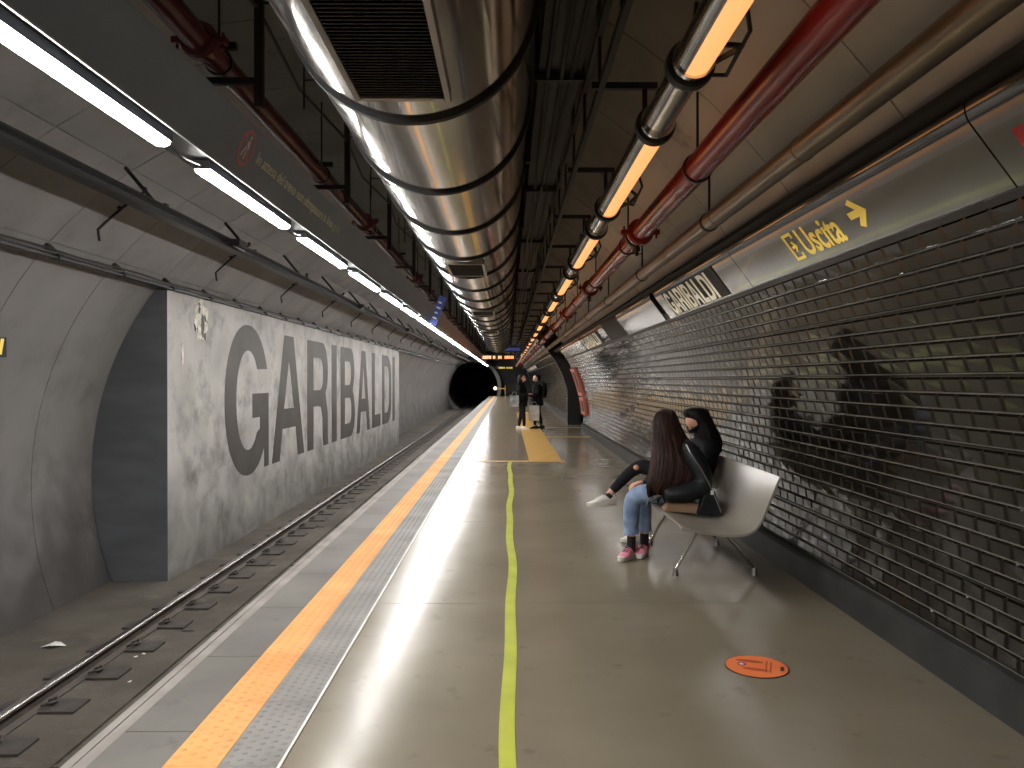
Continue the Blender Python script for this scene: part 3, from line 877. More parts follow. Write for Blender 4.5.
# ------------------------------------------------------------------ track
def rail_obj(x, label):
    e = empty('track_rail', (x, 0, BED))
    mb = MB(); mb.prism_y([(-.07, 0), (.07, 0), (.07, .012), (.015, .03), (.010, .10), (.034, .113), (-.034, .113), (-.010, .10), (-.015, .03), (-.07, .012)], Y0, 100)
    mb.build('rail_body', M['rail'], e)
    mb = MB(); mb.prism_y([(-.034, .114), (.034, .114), (.035, .135), (.026, .145), (-.026, .145), (-.035, .135)], Y0, 100)
    mb.build('rail_head', M['railhead'], e)
    return tag(e, label, 'rail')
rail_obj(-3.82, 'steel running rail with a shiny worn head, beside the wall')
rail_obj(-2.385, 'steel running rail hidden close below the platform edge')
def fast(y):
    e = empty('rail_fastener', (-3.82, y, BED))
    mb = MB(); mb.box(.075, .36, -.13, .13, .0, .022); mb.build('base_plate', M['plate'], e, bevel=.004)
    mb = MB(); mb.box(-.30, -.075, -.13, .13, .0, .02); mb.build('base_plate', M['plate'], e, bevel=.004)
    mb = MB()
    for sx in (1, -1):
        mb.tube([(sx * .06, -.05, .035), (sx * .13, -.06, .06), (sx * .16, 0, .05), (sx * .13, .06, .06), (sx * .06, .05, .035)], .011, 8)
        mb.tube([(sx * .12, 0, .02), (sx * .12, 0, .075)], .014, 8)
    mb.build('spring_clip', M['plate'], e)
    return e
f0 = fast(4.2); fs_ = [f0]
for k in range(1, 85):
    c = copy_tree(f0); c.location = (-3.82, 4.2 + .7 * k, BED); fs_.append(c)
for c in fs_: tag(c, 'dark metal rail fastening plate with spring clips on the track bed', 'fastener', 'rail fastening plates along the track')
mb = MB(); mb.add([(-.10, -.04, .004), (.02, -.07, .03), (.14, .0, .006), (.05, .06, .025), (-.06, .05, .005), (.03, 0, .05)], [(0, 1, 5), (1, 2, 5), (2, 3, 5), (3, 4, 5), (4, 0, 5)])
o = mb.build('paper_scrap', M['white'], fix=False); o.location = (-4.55, 7.75, BED); tag(o, 'crumpled white paper scrap on the track bed by the wall', 'litter')
mb = MB(); 
o = None
for (px, py) in ((144, 654), (136, 657), (103, 650), (112, 676), (72, 701), (130, 682)):
    Yp = F * (1.5 - BED) / (py - 380); Xp = (px - 508) / F * Yp
    m_ = MB(); m_.box(-.018, .018, -.012, .012, 0, .008); o = m_.build('litter_fragment', M['white'], bevel=.003); o.location = (Xp, Yp, BED + .001); o.rotation_euler.z = px
    tag(o, 'tiny white litter fragment on the track bed near the fastening plates', 'litter', 'white litter fragments on the track bed')

# black sign at the left edge
e = empty('wall_sign', (-5.10, 7.55, 1.83))
mb = MB(); mb.box(-.02, .02, -.9, .33, -.10, .10); mb.build('plate', M['sign_black'], e)
put('letter', curve_mesh([[(0, 0), (.05, 0), (.05, .16), (0, .16)]], .001), M['yellow_sign'], frame_mat((.022, .20, -.075), (0, 1, 0), (0, .25, 1), (1, 0, 0)), e)
tag(e, 'black sign with yellow marking on the curved wall at left edge', 'sign')

# ------------------------------------------------------------------ far signs
def disp(name, x0, x1, z0, z1, y, label, m_txt, rows, th=.18, seed=1):
    e = empty(name, ((x0 + x1) / 2, y, z0)); hw = (x1 - x0) / 2; h = z1 - z0
    mb = MB(); mb.box(-hw, hw, 0, th, 0, h); mb.build('housing', M['black'], e, bevel=.01)
    rnd = random.Random(seed); mb = MB()
    for r_ in range(rows):
        za = h * (.2 + .7 * r_ / rows); zb = za + h * .55 / rows
        x = -hw * .9
        while x < hw * .88:
            w_ = rnd.uniform(.05, .11)
            if rnd.random() > .12: mb.box(x, min(x + w_, hw * .92), -.006, 0, za, zb)
            x += w_ + .02
    mb.build('display', m_txt, e)
    mb = MB()
    for sx in (-.8, .8): mb.tube([(sx * hw, th / 2, h), (sx * hw, th / 2, 1.1)], .015, 8)
    mb.build('hanger', M['black'], e)
    return tag(e, label, 'sign')
disp('departure_display', -1.25, .32, 2.44, 2.68, 36, 'lit orange departure display hanging over the far platform', M['orange_led'], 1)
disp('departure_display', -.9, .45, 2.36, 2.60, 62, 'dimmer smaller display hanging farthest down the platform', M['yellow_sign'], 1, seed=4)
disp('overhead_sign', -.1, .5, 2.62, 2.86, 31, 'dark blue overhead sign just left of the far lamp row', M['blue'], 1, seed=6)
e = empty('hanging_sign', (-1.70, 17.2, 2.72))
e.rotation_euler = (0, R(22), R(12))
mb = MB(); mb.box(-.03, .03, -.12, .30, 0, .68); mb.build('housing', M['black'], e, bevel=.01)
mb = MB(); mb.box(-.085, .085, -.135, -.12, .01, .67); mb.build('face', M['blue'], e)
mb = MB()
for k in range(4): mb.box(-.05, .04 - .02 * (k % 2), -.14, -.135, .14 + k * .12, .175 + k * .12)
mb.build('lettering', M['white_sign'], e)
mb = MB(); mb.tube([(0, .1, .68), (-.25, .1, 1.25)], .02, 8); mb.build('hanger', M['black'], e)
tag(e, 'slanted blue hanging sign at the end of the dark light box', 'sign')
e = empty('signal_sign', (-1.15, 70, 0))
mb = MB(); mb.tube([(.9, 0, 0), (.9, 0, 1.0)], .04, 10); mb.box(.1, .95, -.03, .03, .68, .78); mb.build('post', M['yellow_path'], e)
mb = MB(); mb.tube([(0, -.05, .75), (0, .03, .75)], .16, 24); mb.build('lamp', M['spot'], e)
tag(e, 'round pale signal on an orange arm at the far platform end', 'signal')
# duct end vent glow is only the reflection of the display

# ------------------------------------------------------------------ pink red framed cabinet on the right wall
e = empty('hose_cabinet', (2.2, 22.4, .5))
def wallx(z, r=RT - .03): return CX + math.sqrt(r * r - (z - CZ) ** 2)
def frame_rect(za, zb, ya, yb, wd=.09):
    mb = MB(); zs = [za + (zb - za) * i / 8 for i in range(9)]
    def strip(z0, z1, y0, y1, d=.05):
        zz = [z0 + (z1 - z0) * i / 6 for i in range(7)]
        pr = [(wallx(z) - d - 2.2, z - .5) for z in zz] + [(wallx(z) + .02 - 2.2, z - .5) for z in zz[::-1]]
        mb.prism_y(pr, y0 - 22.4, y1 - 22.4)
    strip(za, zb, ya, ya + wd); strip(za, zb, yb - wd, yb); strip(za, za + wd, ya + wd, yb - wd); strip(zb - wd, zb, ya + wd, yb - wd)
    f = mb.build('frame', M['pinkred'], e)
    mb = MB(); zz = [za + wd + (zb - za - 2 * wd) * i / 6 for i in range(7)]
    pr = [(wallx(z) - .02 - 2.2, z - .5) for z in zz] + [(wallx(z) + .01 - 2.2, z - .5) for z in zz[::-1]]
    mb.prism_y(pr, ya + wd - 22.4, yb - wd - 22.4); mb.build('door', M['skirt'], e)
frame_rect(.5, 1.0, 21.75, 22.95); frame_rect(1.04, 1.82, 21.75, 22.95)
tag(e, 'tall pinkish red framed cabinet on the tiled wall beside the black arch', 'cabinet')

# ------------------------------------------------------------------ floor sticker
e = empty('floor_sticker', (1.30, 4.04, 0))
e.rotation_euler.z = R(-20)
mb = MB(); mb.prism_y([(0, 0), (1, 0)], 0, 0) if False else None
def disc(r, z, n=56): return [(r * math.cos(2 * PI * k / n), r * math.sin(2 * PI * k / n), z) for k in range(n)]
mb = MB(); mb.loft([disc(.163, .0005), disc(.163, .003)], False); mb.build('rim', mat('sticker_rim', srgb(60, 30, 20), rough=.5), e)
so = mat('sticker_orange', srgb(226, 118, 62), srgb(234, 128, 72), 5, rough=.45)
sr = mat('sticker_red', srgb(170, 66, 42), rough=.5)
mb = MB(); mb.loft([disc(.156, .003), disc(.156, .0038)], False); mb.build('face', so, e)
def flat(name, loops, m): return put(name, curve_mesh(loops, .0003), m, Matrix.Translation((0, 0, .0045)), e)
flat('footprint', [[(x * .95 - .02, y * .9 + .062) for x, y in ell(-.02, 0, .075, .020, 0, 360, 30)]], sr)
flat('footprint', [[(x * .95 - .02, y * .9 - .050) for x, y in ell(.02, 0, .070, .020, 0, 360, 30)]], sr)
flat('emblem', [[(x - .075, y + .005) for x, y in circ(.024, 20)], [(x - .075, y + .005) for x, y in circ(.013, 20)]], mat('emblem_violet', srgb(120, 60, 110), rough=.5))
flat('emblem', [[(x - .075, y + .005) for x, y in circ(.011, 16)]], M['white'])
flat('caption', [[(.045, -.075), (.053, -.075), (.053, .085), (.045, .085)], [(.067, -.07), (.075, -.07), (.075, .075), (.067, .075)]], sr)
flat('caption', [[(.118, -.03), (.137, -.03), (.137, .03), (.118, .03)]], mat('caption_dark', srgb(70, 30, 26), rough=.5))
tag(e, 'round orange distancing sticker on the platform floor', 'floor sticker')

# ------------------------------------------------------------------ bench
bench = empty('platform_bench', (1.55, 6.4, 0))
BY0, BY1 = 5.42, 7.4
prof = [(1.215, .462), (1.235, .468), (1.30, .452), (1.40, .430), (1.50, .416), (1.60, .412), (1.665, .418), (1.715, .44), (1.752, .475), (1.785, .535), (1.82, .62), (1.86, .72), (1.895, .800), (1.905, .822)]
def smoothp(p, it=2):
    for _ in range(it):
        q = [p[0]]
        for a, b in zip(p, p[1:]): q += [(a[0] * .75 + b[0] * .25, a[1] * .75 + b[1] * .25), (a[0] * .25 + b[0] * .75, a[1] * .25 + b[1] * .75)]
        p = q + [p[-1]]
    return p
sp_ = smoothp(prof)
def offs(p, d):
    out = []
    for i, a in enumerate(p):
        q0 = Vector(p[max(0, i - 1)]); q1 = Vector(p[min(len(p) - 1, i + 1)]); t_ = (q1 - q0).normalized()
        out.append((a[0] + t_.y * d, a[1] - t_.x * d))
    return out
mb = MB(); lo_ = offs(sp_, .016)
loopp = [(x - 1.55, z) for x, z in sp_ + lo_[::-1]]
mb.prism_y(loopp, BY0 - 6.4, BY1 - 6.4, smooth=False)
o = mb.build('seat_shell', M['bench'], bench, bevel=.006)
# under-beam and leg frames
mb = MB(); mb.box(-.02, .04, BY0 + .3 - 6.4, BY1 - .3 - 6.4, .355, .395); mb.build('beam', M['steel'], bench)
for yy_ in (5.93, 7.0):
    y = yy_ - 6.4
    for (pa, pb) in (((-.265, y - .02, .05), (-.10, y - .10, .40)), ((-.265, y + .0, .05), (-.02, y + .10, .40)), ((.34, y, .05), (.03, y - .10, .39)), ((.34, y, .05), (.10, y + .08, .39))):
        mb = MB(); mb.tube([pa, pb], .009, 12); mb.build('leg', M['steel'], bench)
    for x in (-.265, .34):
        mb = MB(); mb.tube([(x, y, 0), (x, y, .012), (x, y, .06)], [.026, .024, .018], 16); mb.build('foot', M['steel'], bench)
mb = MB(); mb.tube([(-.2, 7.0 - 6.4, .36), (.2, 7.0 - 6.4, .36)], .012, 8); mb.build('stretcher', M['steel'], bench)
tag(bench, 'beige moulded platform bench on splayed steel legs against tiled wall', 'bench')

PEOPLE = True
exec_people = True
# ------------------------------------------------------------------ people
fab_black = mat('black_jacket', (.007, .007, .008, 1), (.012, .012, .013, 1), 12, rough=.75, spec=.15, bump=.35, bscale=10)
fab_puff = mat('black_satin', (.006, .008, .009, 1), (.012, .016, .016, 1), 6, rough=.5, spec=.25, bump=.4, bscale=14)
denim = mat('light_denim', srgb(112, 134, 166), srgb(140, 160, 188), 14, rough=.85, bump=.2, bscale=60)
denim_bk = mat('black_denim', (.010, .010, .011, 1), (.017, .017, .018, 1), 20, rough=.85, spec=.15)
skin = mat('skin', srgb(206, 150, 124), srgb(216, 164, 138), 6, rough=.5)
sock = mat('black_sock', (.008, .008, .009, 1), rough=.85)
pink = mat('pink_shoe', srgb(228, 130, 156), srgb(238, 150, 172), 10, rough=.5)
whites = mat('white_shoe', srgb(205, 200, 190), srgb(222, 218, 208), 10, rough=.5)
hairm = mat('brown_hair', (.005, .003, .002, 1), (.055, .017, .008, 1), 5, rough=.42, spec=.25, stretch=(14, 14, .6), bump=.5, bscale=6)
hairk = mat('black_hair', (.004, .0035, .003, 1), (.009, .008, .007, 1), 5, rough=.5, spec=.2, stretch=(10, 10, .8), bump=.4, bscale=6)
glove = mat('grey_glove', (.05, .052, .056, 1), (.08, .083, .088, 1), 10, rough=.7)
tanm = mat('tan_leather', srgb(140, 112, 86), srgb(156, 126, 98), 5, rough=.55)

def skin_body(nodes, edges, root=0, sub=2):
    # nodes: (x,y,z, rx[, ry]) -> one continuous skinned mesh
    me = bpy.data.meshes.new('sk'); me.from_pydata([nd[:3] for nd in nodes], edges, [])
    ob = bpy.data.objects.new('sk', me); COL.objects.link(ob)
    md = ob.modifiers.new('skin', 'SKIN'); md.use_smooth_shade = True; md.branch_smoothing = .6
    sv = me.skin_vertices[0].data
    for i, nd in enumerate(nodes):
        sv[i].radius = (nd[3] * 1.14, (nd[4] if len(nd) > 4 else nd[3]) * 1.14); sv[i].use_root = (i == root)
    ss = ob.modifiers.new('sub', 'SUBSURF'); ss.levels = sub; ss.render_levels = sub
    dg = bpy.context.evaluated_depsgraph_get(); dg.update()
    out = bpy.data.meshes.new_from_object(ob.evaluated_get(dg))
    bpy.data.objects.remove(ob); bpy.data.meshes.remove(me)
    for p in out.polygons: p.use_smooth = True
    return out
def mesh_obj(name, me, m, parent, off=(0, 0, 0)):
    me.transform(Matrix.Translation(-Vector(off)))
    me.materials.clear(); me.materials.append(m)
    for p in me.polygons: p.material_index = 0
    o = bpy.data.objects.new(name, me); COL.objects.link(o); o.parent = parent
    return o
def ellipsoid(mb, c, r, n=20, m=14, rot=None, fn_=None):
    vs = []; c = Vector(c)
    for i in range(m + 1):
        th = PI * i / m
        for k in range(n):
            ph = 2 * PI * k / n
            v = Vector((math.sin(th) * math.cos(ph), math.sin(th) * math.sin(ph), math.cos(th)))
            if fn_: v = fn_(v)
            v = Vector((v.x * r[0], v.y * r[1], v.z * r[2]))
            if rot: v = rot @ v
            vs.append(c + v)
    fs = [(i * n + k, i * n + (k + 1) % n, (i + 1) * n + (k + 1) % n, (i + 1) * n + k) for i in range(m) for k in range(n)]
    mb.add(vs, fs, True); return mb
def head_mesh(mb, c, yaw, pitch, s=1.0):
    # head facing local -Y, then turned; nose, brow, chin, eyes, ears
    rot = Matrix.Rotation(yaw, 3, 'Z') @ Matrix.Rotation(pitch, 3, 'X')
    def shape(v):
        v = v.copy()
        if v.z < 0: v.x *= 1 + .28 * v.z; v.y *= 1 + .10 * v.z
        f = max(0, -v.y)
        nose = math.exp(-((v.x / .16) ** 2 + ((v.z + .12) / .20) ** 2)) * (f > .5)
        v.y -= .20 * nose
        for sx in (-1, 1):
            eye = math.exp(-(((v.x - sx * .38) / .2) ** 2 + ((v.z - .05) / .13) ** 2)) * (f > .3)
            v.y += .10 * eye
        lip = math.exp(-((v.x / .28) ** 2 + ((v.z + .48) / .08) ** 2)) * (f > .4)
        v.y -= .06 * lip
        chin = math.exp(-((v.x / .25) ** 2 + ((v.z + .82) / .15) ** 2)) * (f > .2)
        v.y -= .12 * chin
        return v
    ellipsoid(mb, c, (.075 * s, .093 * s, .112 * s), 32, 28, rot, shape)
    for sx in (-1, 1):
        ellipsoid(mb, Vector(c) + rot @ Vector((sx * .076 * s, .01 * s, -.005)), (.010 * s, .018 * s, .03 * s), 10, 8, rot)
    return rot
def shoe(parent, pos, yaw, m_up, m_sole, pitch=0, s=1.0, name='shoe', laces=None, hi=False, roll=0):
    rot = (Matrix.Rotation(yaw, 4, 'Z') @ Matrix.Rotation(pitch, 4, 'X') @ Matrix.Rotation(roll, 4, 'Y'))
    T = Matrix.Translation(Vector(pos)) @ rot @ Matrix.Scale(s, 4)
    prof_ = [(-.085, .030, .0), (-.07, .036, 0), (-.02, .036, 0), (.05, .038, 0), (.10, .046, 0), (.145, .040, 0), (.170, .022, .004)]
    def ring(x, w, zb, zt, n=16):
        out = []
        for k in range(n):
            t = 2 * PI * k / n
            out.append(T @ Vector((w * math.cos(t), -x, zb + (zt - zb) * (.5 + .5 * math.sin(t)))))
        return out
    tops = {-.085: .075, -.07: .105, -.02: .10, .05: .088, .10: .062, .145: .048, .170: .034}
    mb = MB(); mb.loft([ring(x, w_ * .95, .015, tops[x]) for x, w_, _ in prof_]); sh = mb.build(name, m_up, parent)
    mb = MB()
    pts = []
    n = 28
    def outline(z, g):
        o_ = []
        for k in range(n):
            t = 2 * PI * k / n; c_, s2 = math.cos(t), math.sin(t)
            x = .043 + .132 * c_; wq = (.034 + .010 * (c_ if c_ > 0 else c_ * .3)) * g
            o_.append(T @ Vector((wq * math.copysign(abs(s2) ** .8, s2), -x * (1 if g == 1 else g), z)))
        return o_
    mb.loft([outline(0, .95), outline(.006, 1.06), outline(.036, 1.07), outline(.04, .95)]); mb.build('sole', m_sole, sh)
    if laces:
        mb = MB()
        for k in range(4):
            x = .035 + k * .02; z = .092 - k * .008
            mb.tube([T @ Vector((-.022, -x, z - .004)), T @ Vector((0, -x - .006, z + .006)), T @ Vector((.022, -x, z - .004))], .0035 * s, 6)
        mb.build('laces', laces, sh)
    return sh
def hand(parent, wrist, dirv, upv, m, s=1.0, name='hand', curl=.5, side=1):
    # palm and five curled fingers as separate skinned chains joined in one mesh
    d = Vector(dirv).normalized(); u = Vector(upv); u = (u - d * u.dot(d)).normalized(); a = d.cross(u) * side
    W = Vector(wrist); P = lambda x, y, z: W + (a * x + d * y + u * z) * s
    nodes = [tuple(P(0, 0, 0)) + (.024 * s, .016 * s), tuple(P(0, .04, 0)) + (.034 * s, .015 * s), tuple(P(0, .085, 0)) + (.036 * s, .013 * s)]
    edges = [(0, 1), (1, 2)]
    mb = skin_body(nodes, edges, 0, 2)
    parts = [mb]
    for i, (fx, ln) in enumerate(((-.030, .070), (-.010, .080), (.011, .075), (.030, .060))):
        q = [P(fx * .8, .07, 0)]; ang = 0; p = Vector((fx, .088, 0))
        segs = [ln * .45, ln * .32, ln * .28]
        cur = [p]
        for sg in segs:
            ang += curl * .9
            p = p + Vector((0, math.cos(ang) * sg, -math.sin(ang) * sg)); cur.append(p)
        nd = [tuple(q[0]) + (.009 * s,)] + [tuple(P(*c)) + ((.0088 - .0012 * j) * s,) for j, c in enumerate(cur)]
        parts.append(skin_body(nd, [(k, k + 1) for k in range(len(nd) - 1)], 0, 1))
    nd = [tuple(P(-.02, .03, 0)) + (.011 * s,), tuple(P(-.045, .05, -.008)) + (.010 * s,), tuple(P(-.055, .08, -.018)) + (.008 * s,), tuple(P(-.05, .10, -.028)) + (.007 * s,)]
    parts.append(skin_body(nd, [(0, 1), (1, 2), (2, 3)], 0, 1))
    B = MB()
    for me in parts:
        B.add([v.co[:] for v in me.vertices], [list(p.vertices) for p in me.polygons], True)
    return B.build(name, m, parent)
def hair_loft(parent, rings, m, name='hair', n=72, amp=.006, seed=0.0, freq=22, rag=0.0):
    # rings: (cx,cy,cz, rx, ry, tilt) elliptical sections with combed ridges
    RR = []
    for j, (cx, cy, cz, rx, ry) in enumerate(rings):
        rg = []
        for k in range(n):
            t = 2 * PI * k / n
            q = 1 + amp * 6 * mnoise.noise(Vector((math.cos(t) * 4, math.sin(t) * 4, seed + j * .25))) + amp * 5 * mnoise.noise(Vector((math.cos(t) * freq * .5, math.sin(t) * freq * .5, seed + j * .1)))
            if j < 2: q = 1
            rg.append((cx + rx * q * math.cos(t), cy + ry * q * math.sin(t), cz + rag * max(0, j - 7) / 5 * mnoise.noise(Vector((math.cos(t) * 5, math.sin(t) * 5, 9.0)))))
        RR.append(rg)
    mb = MB(); mb.loft(RR); return mb.build(name, m, parent)

# ---- seated person with long brown hair (nearer)
g1 = empty('person', (1.35, 6.45, 0)); G1 = (1.35, 6.45, 0)
def L1(*p): return tuple(Vector(p) - Vector(G1))
# body: jacket torso + arms in one continuous surface, legs in one continuous surface
body = skin_body([(1.50, 6.42, .60, .135, .15), (1.49, 6.40, .74, .13, .14), (1.44, 6.38, .89, .135, .125), (1.38, 6.38, 1.00, .08, .08), (1.33, 6.38, 1.06, .045, .045),
                  (1.45, 6.24, .955, .075), (1.53, 6.16, .80, .078), (1.57, 6.14, .66, .080), (1.40, 6.12, .60, .070), (1.23, 6.14, .585, .050),
                  (1.42, 6.53, .955, .062), (1.42, 6.66, .82, .055), (1.36, 6.66, .70, .050), (1.24, 6.58, .66, .040), (1.14, 6.50, .64, .034)],
                 [(0, 1), (1, 2), (2, 3), (3, 4), (2, 5), (5, 6), (6, 7), (7, 8), (8, 9), (2, 10), (10, 11), (11, 12), (12, 13), (13, 14)], 0)
mesh_obj('jacket', body, fab_puff, g1, G1)
legs = skin_body([(1.50, 6.42, .56, .12, .12), (1.42, 6.33, .565, .088), (1.22, 6.36, .575, .080), (1.055, 6.42, .555, .078), (1.03, 6.45, .47, .068), (1.035, 6.50, .34, .064), (1.04, 6.52, .225, .060),
                  (1.44, 6.52, .56, .088), (1.28, 6.58, .56, .078), (1.15, 6.62, .545, .074), (1.155, 6.63, .45, .066), (1.165, 6.635, .34, .062), (1.17, 6.64, .225, .060)],
                 [(0, 1), (1, 2), (2, 3), (3, 4), (4, 5), (5, 6), (0, 7), (7, 8), (8, 9), (9, 10), (10, 11), (11, 12)], 0)
mesh_obj('jeans', legs, denim, g1, G1)
for (x, y) in ((1.04, 6.52), (1.17, 6.64)):
    mb = MB(); mb.tube([L1(x - .004, y - .02, .36), L1(x - .002, y - .008, .29), L1(x, y, .225), L1(x, y, .205)], [.054, .060, .063, .064], 24); mb.tube([L1(x, y, .2055), L1(x, y, .21)], .05, 24); mb.build('trouser_leg', denim, g1)
    mb = MB(); mb.tube([L1(x, y, .25), L1(x, y, .17)], [.036, .034], 16); mb.build('ankle', skin, g1)
    mb = MB(); mb.tube([L1(x, y, .185), L1(x, y + .0, .12), L1(x - .004, y - .005, .06)], [.038, .037, .036], 16); mb.build('sock', sock, g1)
shoe(g1, L1(1.035, 6.53, 0), R(-35), pink, whites, laces=sock, s=1.1)
shoe(g1, L1(1.17, 6.65, 0), R(-22), pink, whites, laces=sock, s=1.1)
mb = MB(); head_mesh(mb, L1(1.30, 6.40, 1.135), R(-150), R(20)); mb.build('head', skin, g1)
hand(g1, L1(1.225, 6.14, .575), (-1, .05, -.15), (0, .2, 1), glove, 1.0, 'glove', .55, 1)
hand(g1, L1(1.14, 6.50, .645), (-1, -.2, -.2), (0, 0, 1), skin, .95, 'hand', .5, -1)
# long hair falling over the back
hr = [(1.30, 6.39, 1.262, .01, .01), (1.30, 6.385, 1.258, .040, .05), (1.298, 6.38, 1.24, .070, .080), (1.295, 6.375, 1.20, .093, .103), (1.30, 6.365, 1.14, .108, .115), (1.315, 6.35, 1.06, .128, .118),
      (1.335, 6.33, .98, .152, .110), (1.345, 6.30, .90, .172, .105), (1.345, 6.27, .82, .188, .100), (1.335, 6.25, .74, .198, .09), (1.315, 6.23, .68, .190, .07), (1.28, 6.22, .635, .165, .045), (1.25, 6.22, .605, .12, .02)]
hr = [tuple(Vector(q[:3]) - Vector(G1)) + q[3:] for q in hr]
hh = hair_loft(g1, hr, hairm, amp=.012, rag=.16)
# loose strands on top of the hair body
mb = MB(); rnd = random.Random(3)
for k in range(110):
    t = rnd.uniform(PI * 1.0, PI * 2.05); pts = []; st = rnd.randint(2, 6); en = rnd.randint(10, 12)
    for j in range(st, en + 1):
        q = hr[j]; tt = t + .04 * math.sin(j * .9 + k); rj = 1.03 + .03 * rnd.random()
        pts.append((q[0] + q[3] * rj * math.cos(tt), q[1] + q[4] * rj * math.sin(tt), q[2]))
    mb.tube(pts, .003, 5)
mb.build('strand', hairm, hh)
tag(g1, 'seated person with very long brown hair, light blue jeans and pink shoes', 'person')

# black shoulder bag with silver strap
e = empty('shoulder_bag', (1.60, 6.12, .43))
mb = MB()
mb.add([(-.115, -.04, .012), (.085, -.04, .0), (.03, -.04, .20), (-.05, -.04, .20), (-.115, .04, .012), (.085, .04, .0), (.03, .04, .20), (-.05, .04, .20)],
       [(0, 1, 2, 3), (4, 5, 6, 7), (0, 1, 5, 4), (1, 2, 6, 5), (2, 3, 7, 6), (3, 0, 4, 7)])
mb.build('pouch', fab_puff, e, bevel=.012)
mb = MB(); mb.tube([(.075, -.045, .03), (.03, -.05, .14), (-.02, -.055, .25), (-.09, -.055, .38), (-.17, -.05, .50), (-.19, -.0, .56)], .005, 8); mb.build('strap', mat('strap_grey', (.25, .25, .26, 1), rough=.35, metal=.6), e)
mb = MB(); mb.box(-.01, .012, -.06, -.05, .17, .205); mb.build('buckle', M['white'], e)
tag(e, 'black shoulder bag with grey strap hanging from the long haired person', 'bag')
# tan item on the seat
mb = MB(); 
rings = []
for i, x in enumerate([0, .03, .12, .22, .30, .33]):
    hgt = [.012, .055, .075, .078, .072, .055][i]
    rings.append([(x, y, z) for (y, z) in ((0, 0), (0, hgt * .7), (.02, hgt), (.11, hgt), (.13, hgt * .7), (.13, 0))])
mb.loft(rings, False); o = mb.build('tan_bag', tanm, bevel=.006); o.location = (1.235, 6.12, .462); o.rotation_euler.y = R(4)
tag(o, 'tan soft bag lying flat on the bench under the black jacket', 'bag')

# ---- second seated person in black, farther
G2 = (1.55, 7.1, 0); g2 = empty('person', G2)
def L2(*p): return tuple(Vector(p) - Vector(G2))
body = skin_body([(1.66, 7.0, .60, .145, .16), (1.73, 7.0, .74, .145, .16), (1.79, 7.0, .90, .150, .16), (1.79, 7.0, .99, .115, .12), (1.77, 7.0, 1.05, .06),
                  (1.80, 6.83, .93, .085), (1.76, 6.75, .80, .08), (1.66, 6.76, .69, .07), (1.48, 6.82, .66, .045), (1.38, 6.86, .68, .036),
                  (1.80, 7.16, .95, .065), (1.76, 7.24, .80, .058), (1.64, 7.22, .68, .052), (1.48, 7.14, .68, .045), (1.38, 7.08, .70, .036)],
                 [(0, 1), (1, 2), (2, 3), (3, 4), (2, 5), (5, 6), (6, 7), (7, 8), (8, 9), (2, 10), (10, 11), (11, 12), (12, 13), (13, 14)], 0)
mesh_obj('jacket', body, fab_black, g2, G2)
legs = skin_body([(1.66, 7.0, .56, .12), (1.55, 6.96, .60, .09), (1.36, 7.02, .68, .078), (1.20, 7.08, .715, .062), (1.12, 7.09, .655, .052), (1.02, 7.09, .555, .046), (.945, 7.09, .475, .036),
                  (1.58, 7.10, .55, .09), (1.42, 7.16, .545, .078), (1.28, 7.20, .53, .06), (1.25, 7.19, .38, .052), (1.23, 7.18, .22, .042), (1.22, 7.18, .10, .036)],
                 [(0, 1), (1, 2), (2, 3), (3, 4), (4, 5), (5, 6), (0, 7), (7, 8), (8, 9), (9, 10), (10, 11), (11, 12)], 0)
mesh_obj('jeans', legs, denim_bk, g2, G2)
mb = MB(); ellipsoid(mb, L2(1.168, 7.032, .705), (.028, .026, .026), 14, 10); mb.build('bare_knee', skin, g2)
mb = MB(); mb.tube([L2(.965, 7.09, .50), L2(.925, 7.09, .445)], [.033, .031], 16); mb.build('ankle', skin, g2)
mb = MB(); mb.tube([L2(.94, 7.09, .455), L2(.915, 7.088, .425)], [.036, .036], 16); mb.build('sock', sock, g2)
shoe(g2, L2(.905, 7.09, .355), R(-83), whites, whites, pitch=R(4), s=1.0, laces=whites)
shoe(g2, L2(1.22, 7.19, 0), R(-75), whites, whites, s=1.0, laces=whites)
hd = MB(); rot = head_mesh(hd, L2(1.70, 6.985, 1.125), R(-68), R(42)); hd.build('head', skin, g2)
mb = MB()
hc = Vector(L2(1.70, 6.985, 1.125))
def maskf(v):
    v = v.copy()
    return v
vs = []; n_, m_ = 14, 8
for i in range(m_ + 1):
    for k in range(n_ + 1):
        ph = R(-158 + 136 * k / n_); zz = -.80 + .86 * i / m_
        rr_ = math.sqrt(max(.05, 1 - zz * zz * .8)) * (1 + .28 * zz * (1 if zz < 0 else 0)) * 1.10
        bul = .26 * math.exp(-((ph + PI / 2) / .55) ** 2 - ((zz + .2) / .35) ** 2)
        vs.append(hc + rot @ Vector((.075 * rr_ * math.cos(ph), .093 * (rr_ + bul) * math.sin(ph), .112 * zz)))
mb.add(vs, [(i * (n_ + 1) + k, i * (n_ + 1) + k + 1, (i + 1) * (n_ + 1) + k + 1, (i + 1) * (n_ + 1) + k) for i in range(m_) for k in range(n_)], True)
mo = mb.build('face_mask', sock, g2); sm = mo.modifiers.new('s', 'SOLIDIFY'); sm.thickness = .003
for sx in (-1, 1):
    mb = MB(); ellipsoid(mb, hc + rot @ Vector((sx * .029, -.084, .008)), (.011, .006, .005), 10, 8, rot); mb.build('eye', hairk, g2)
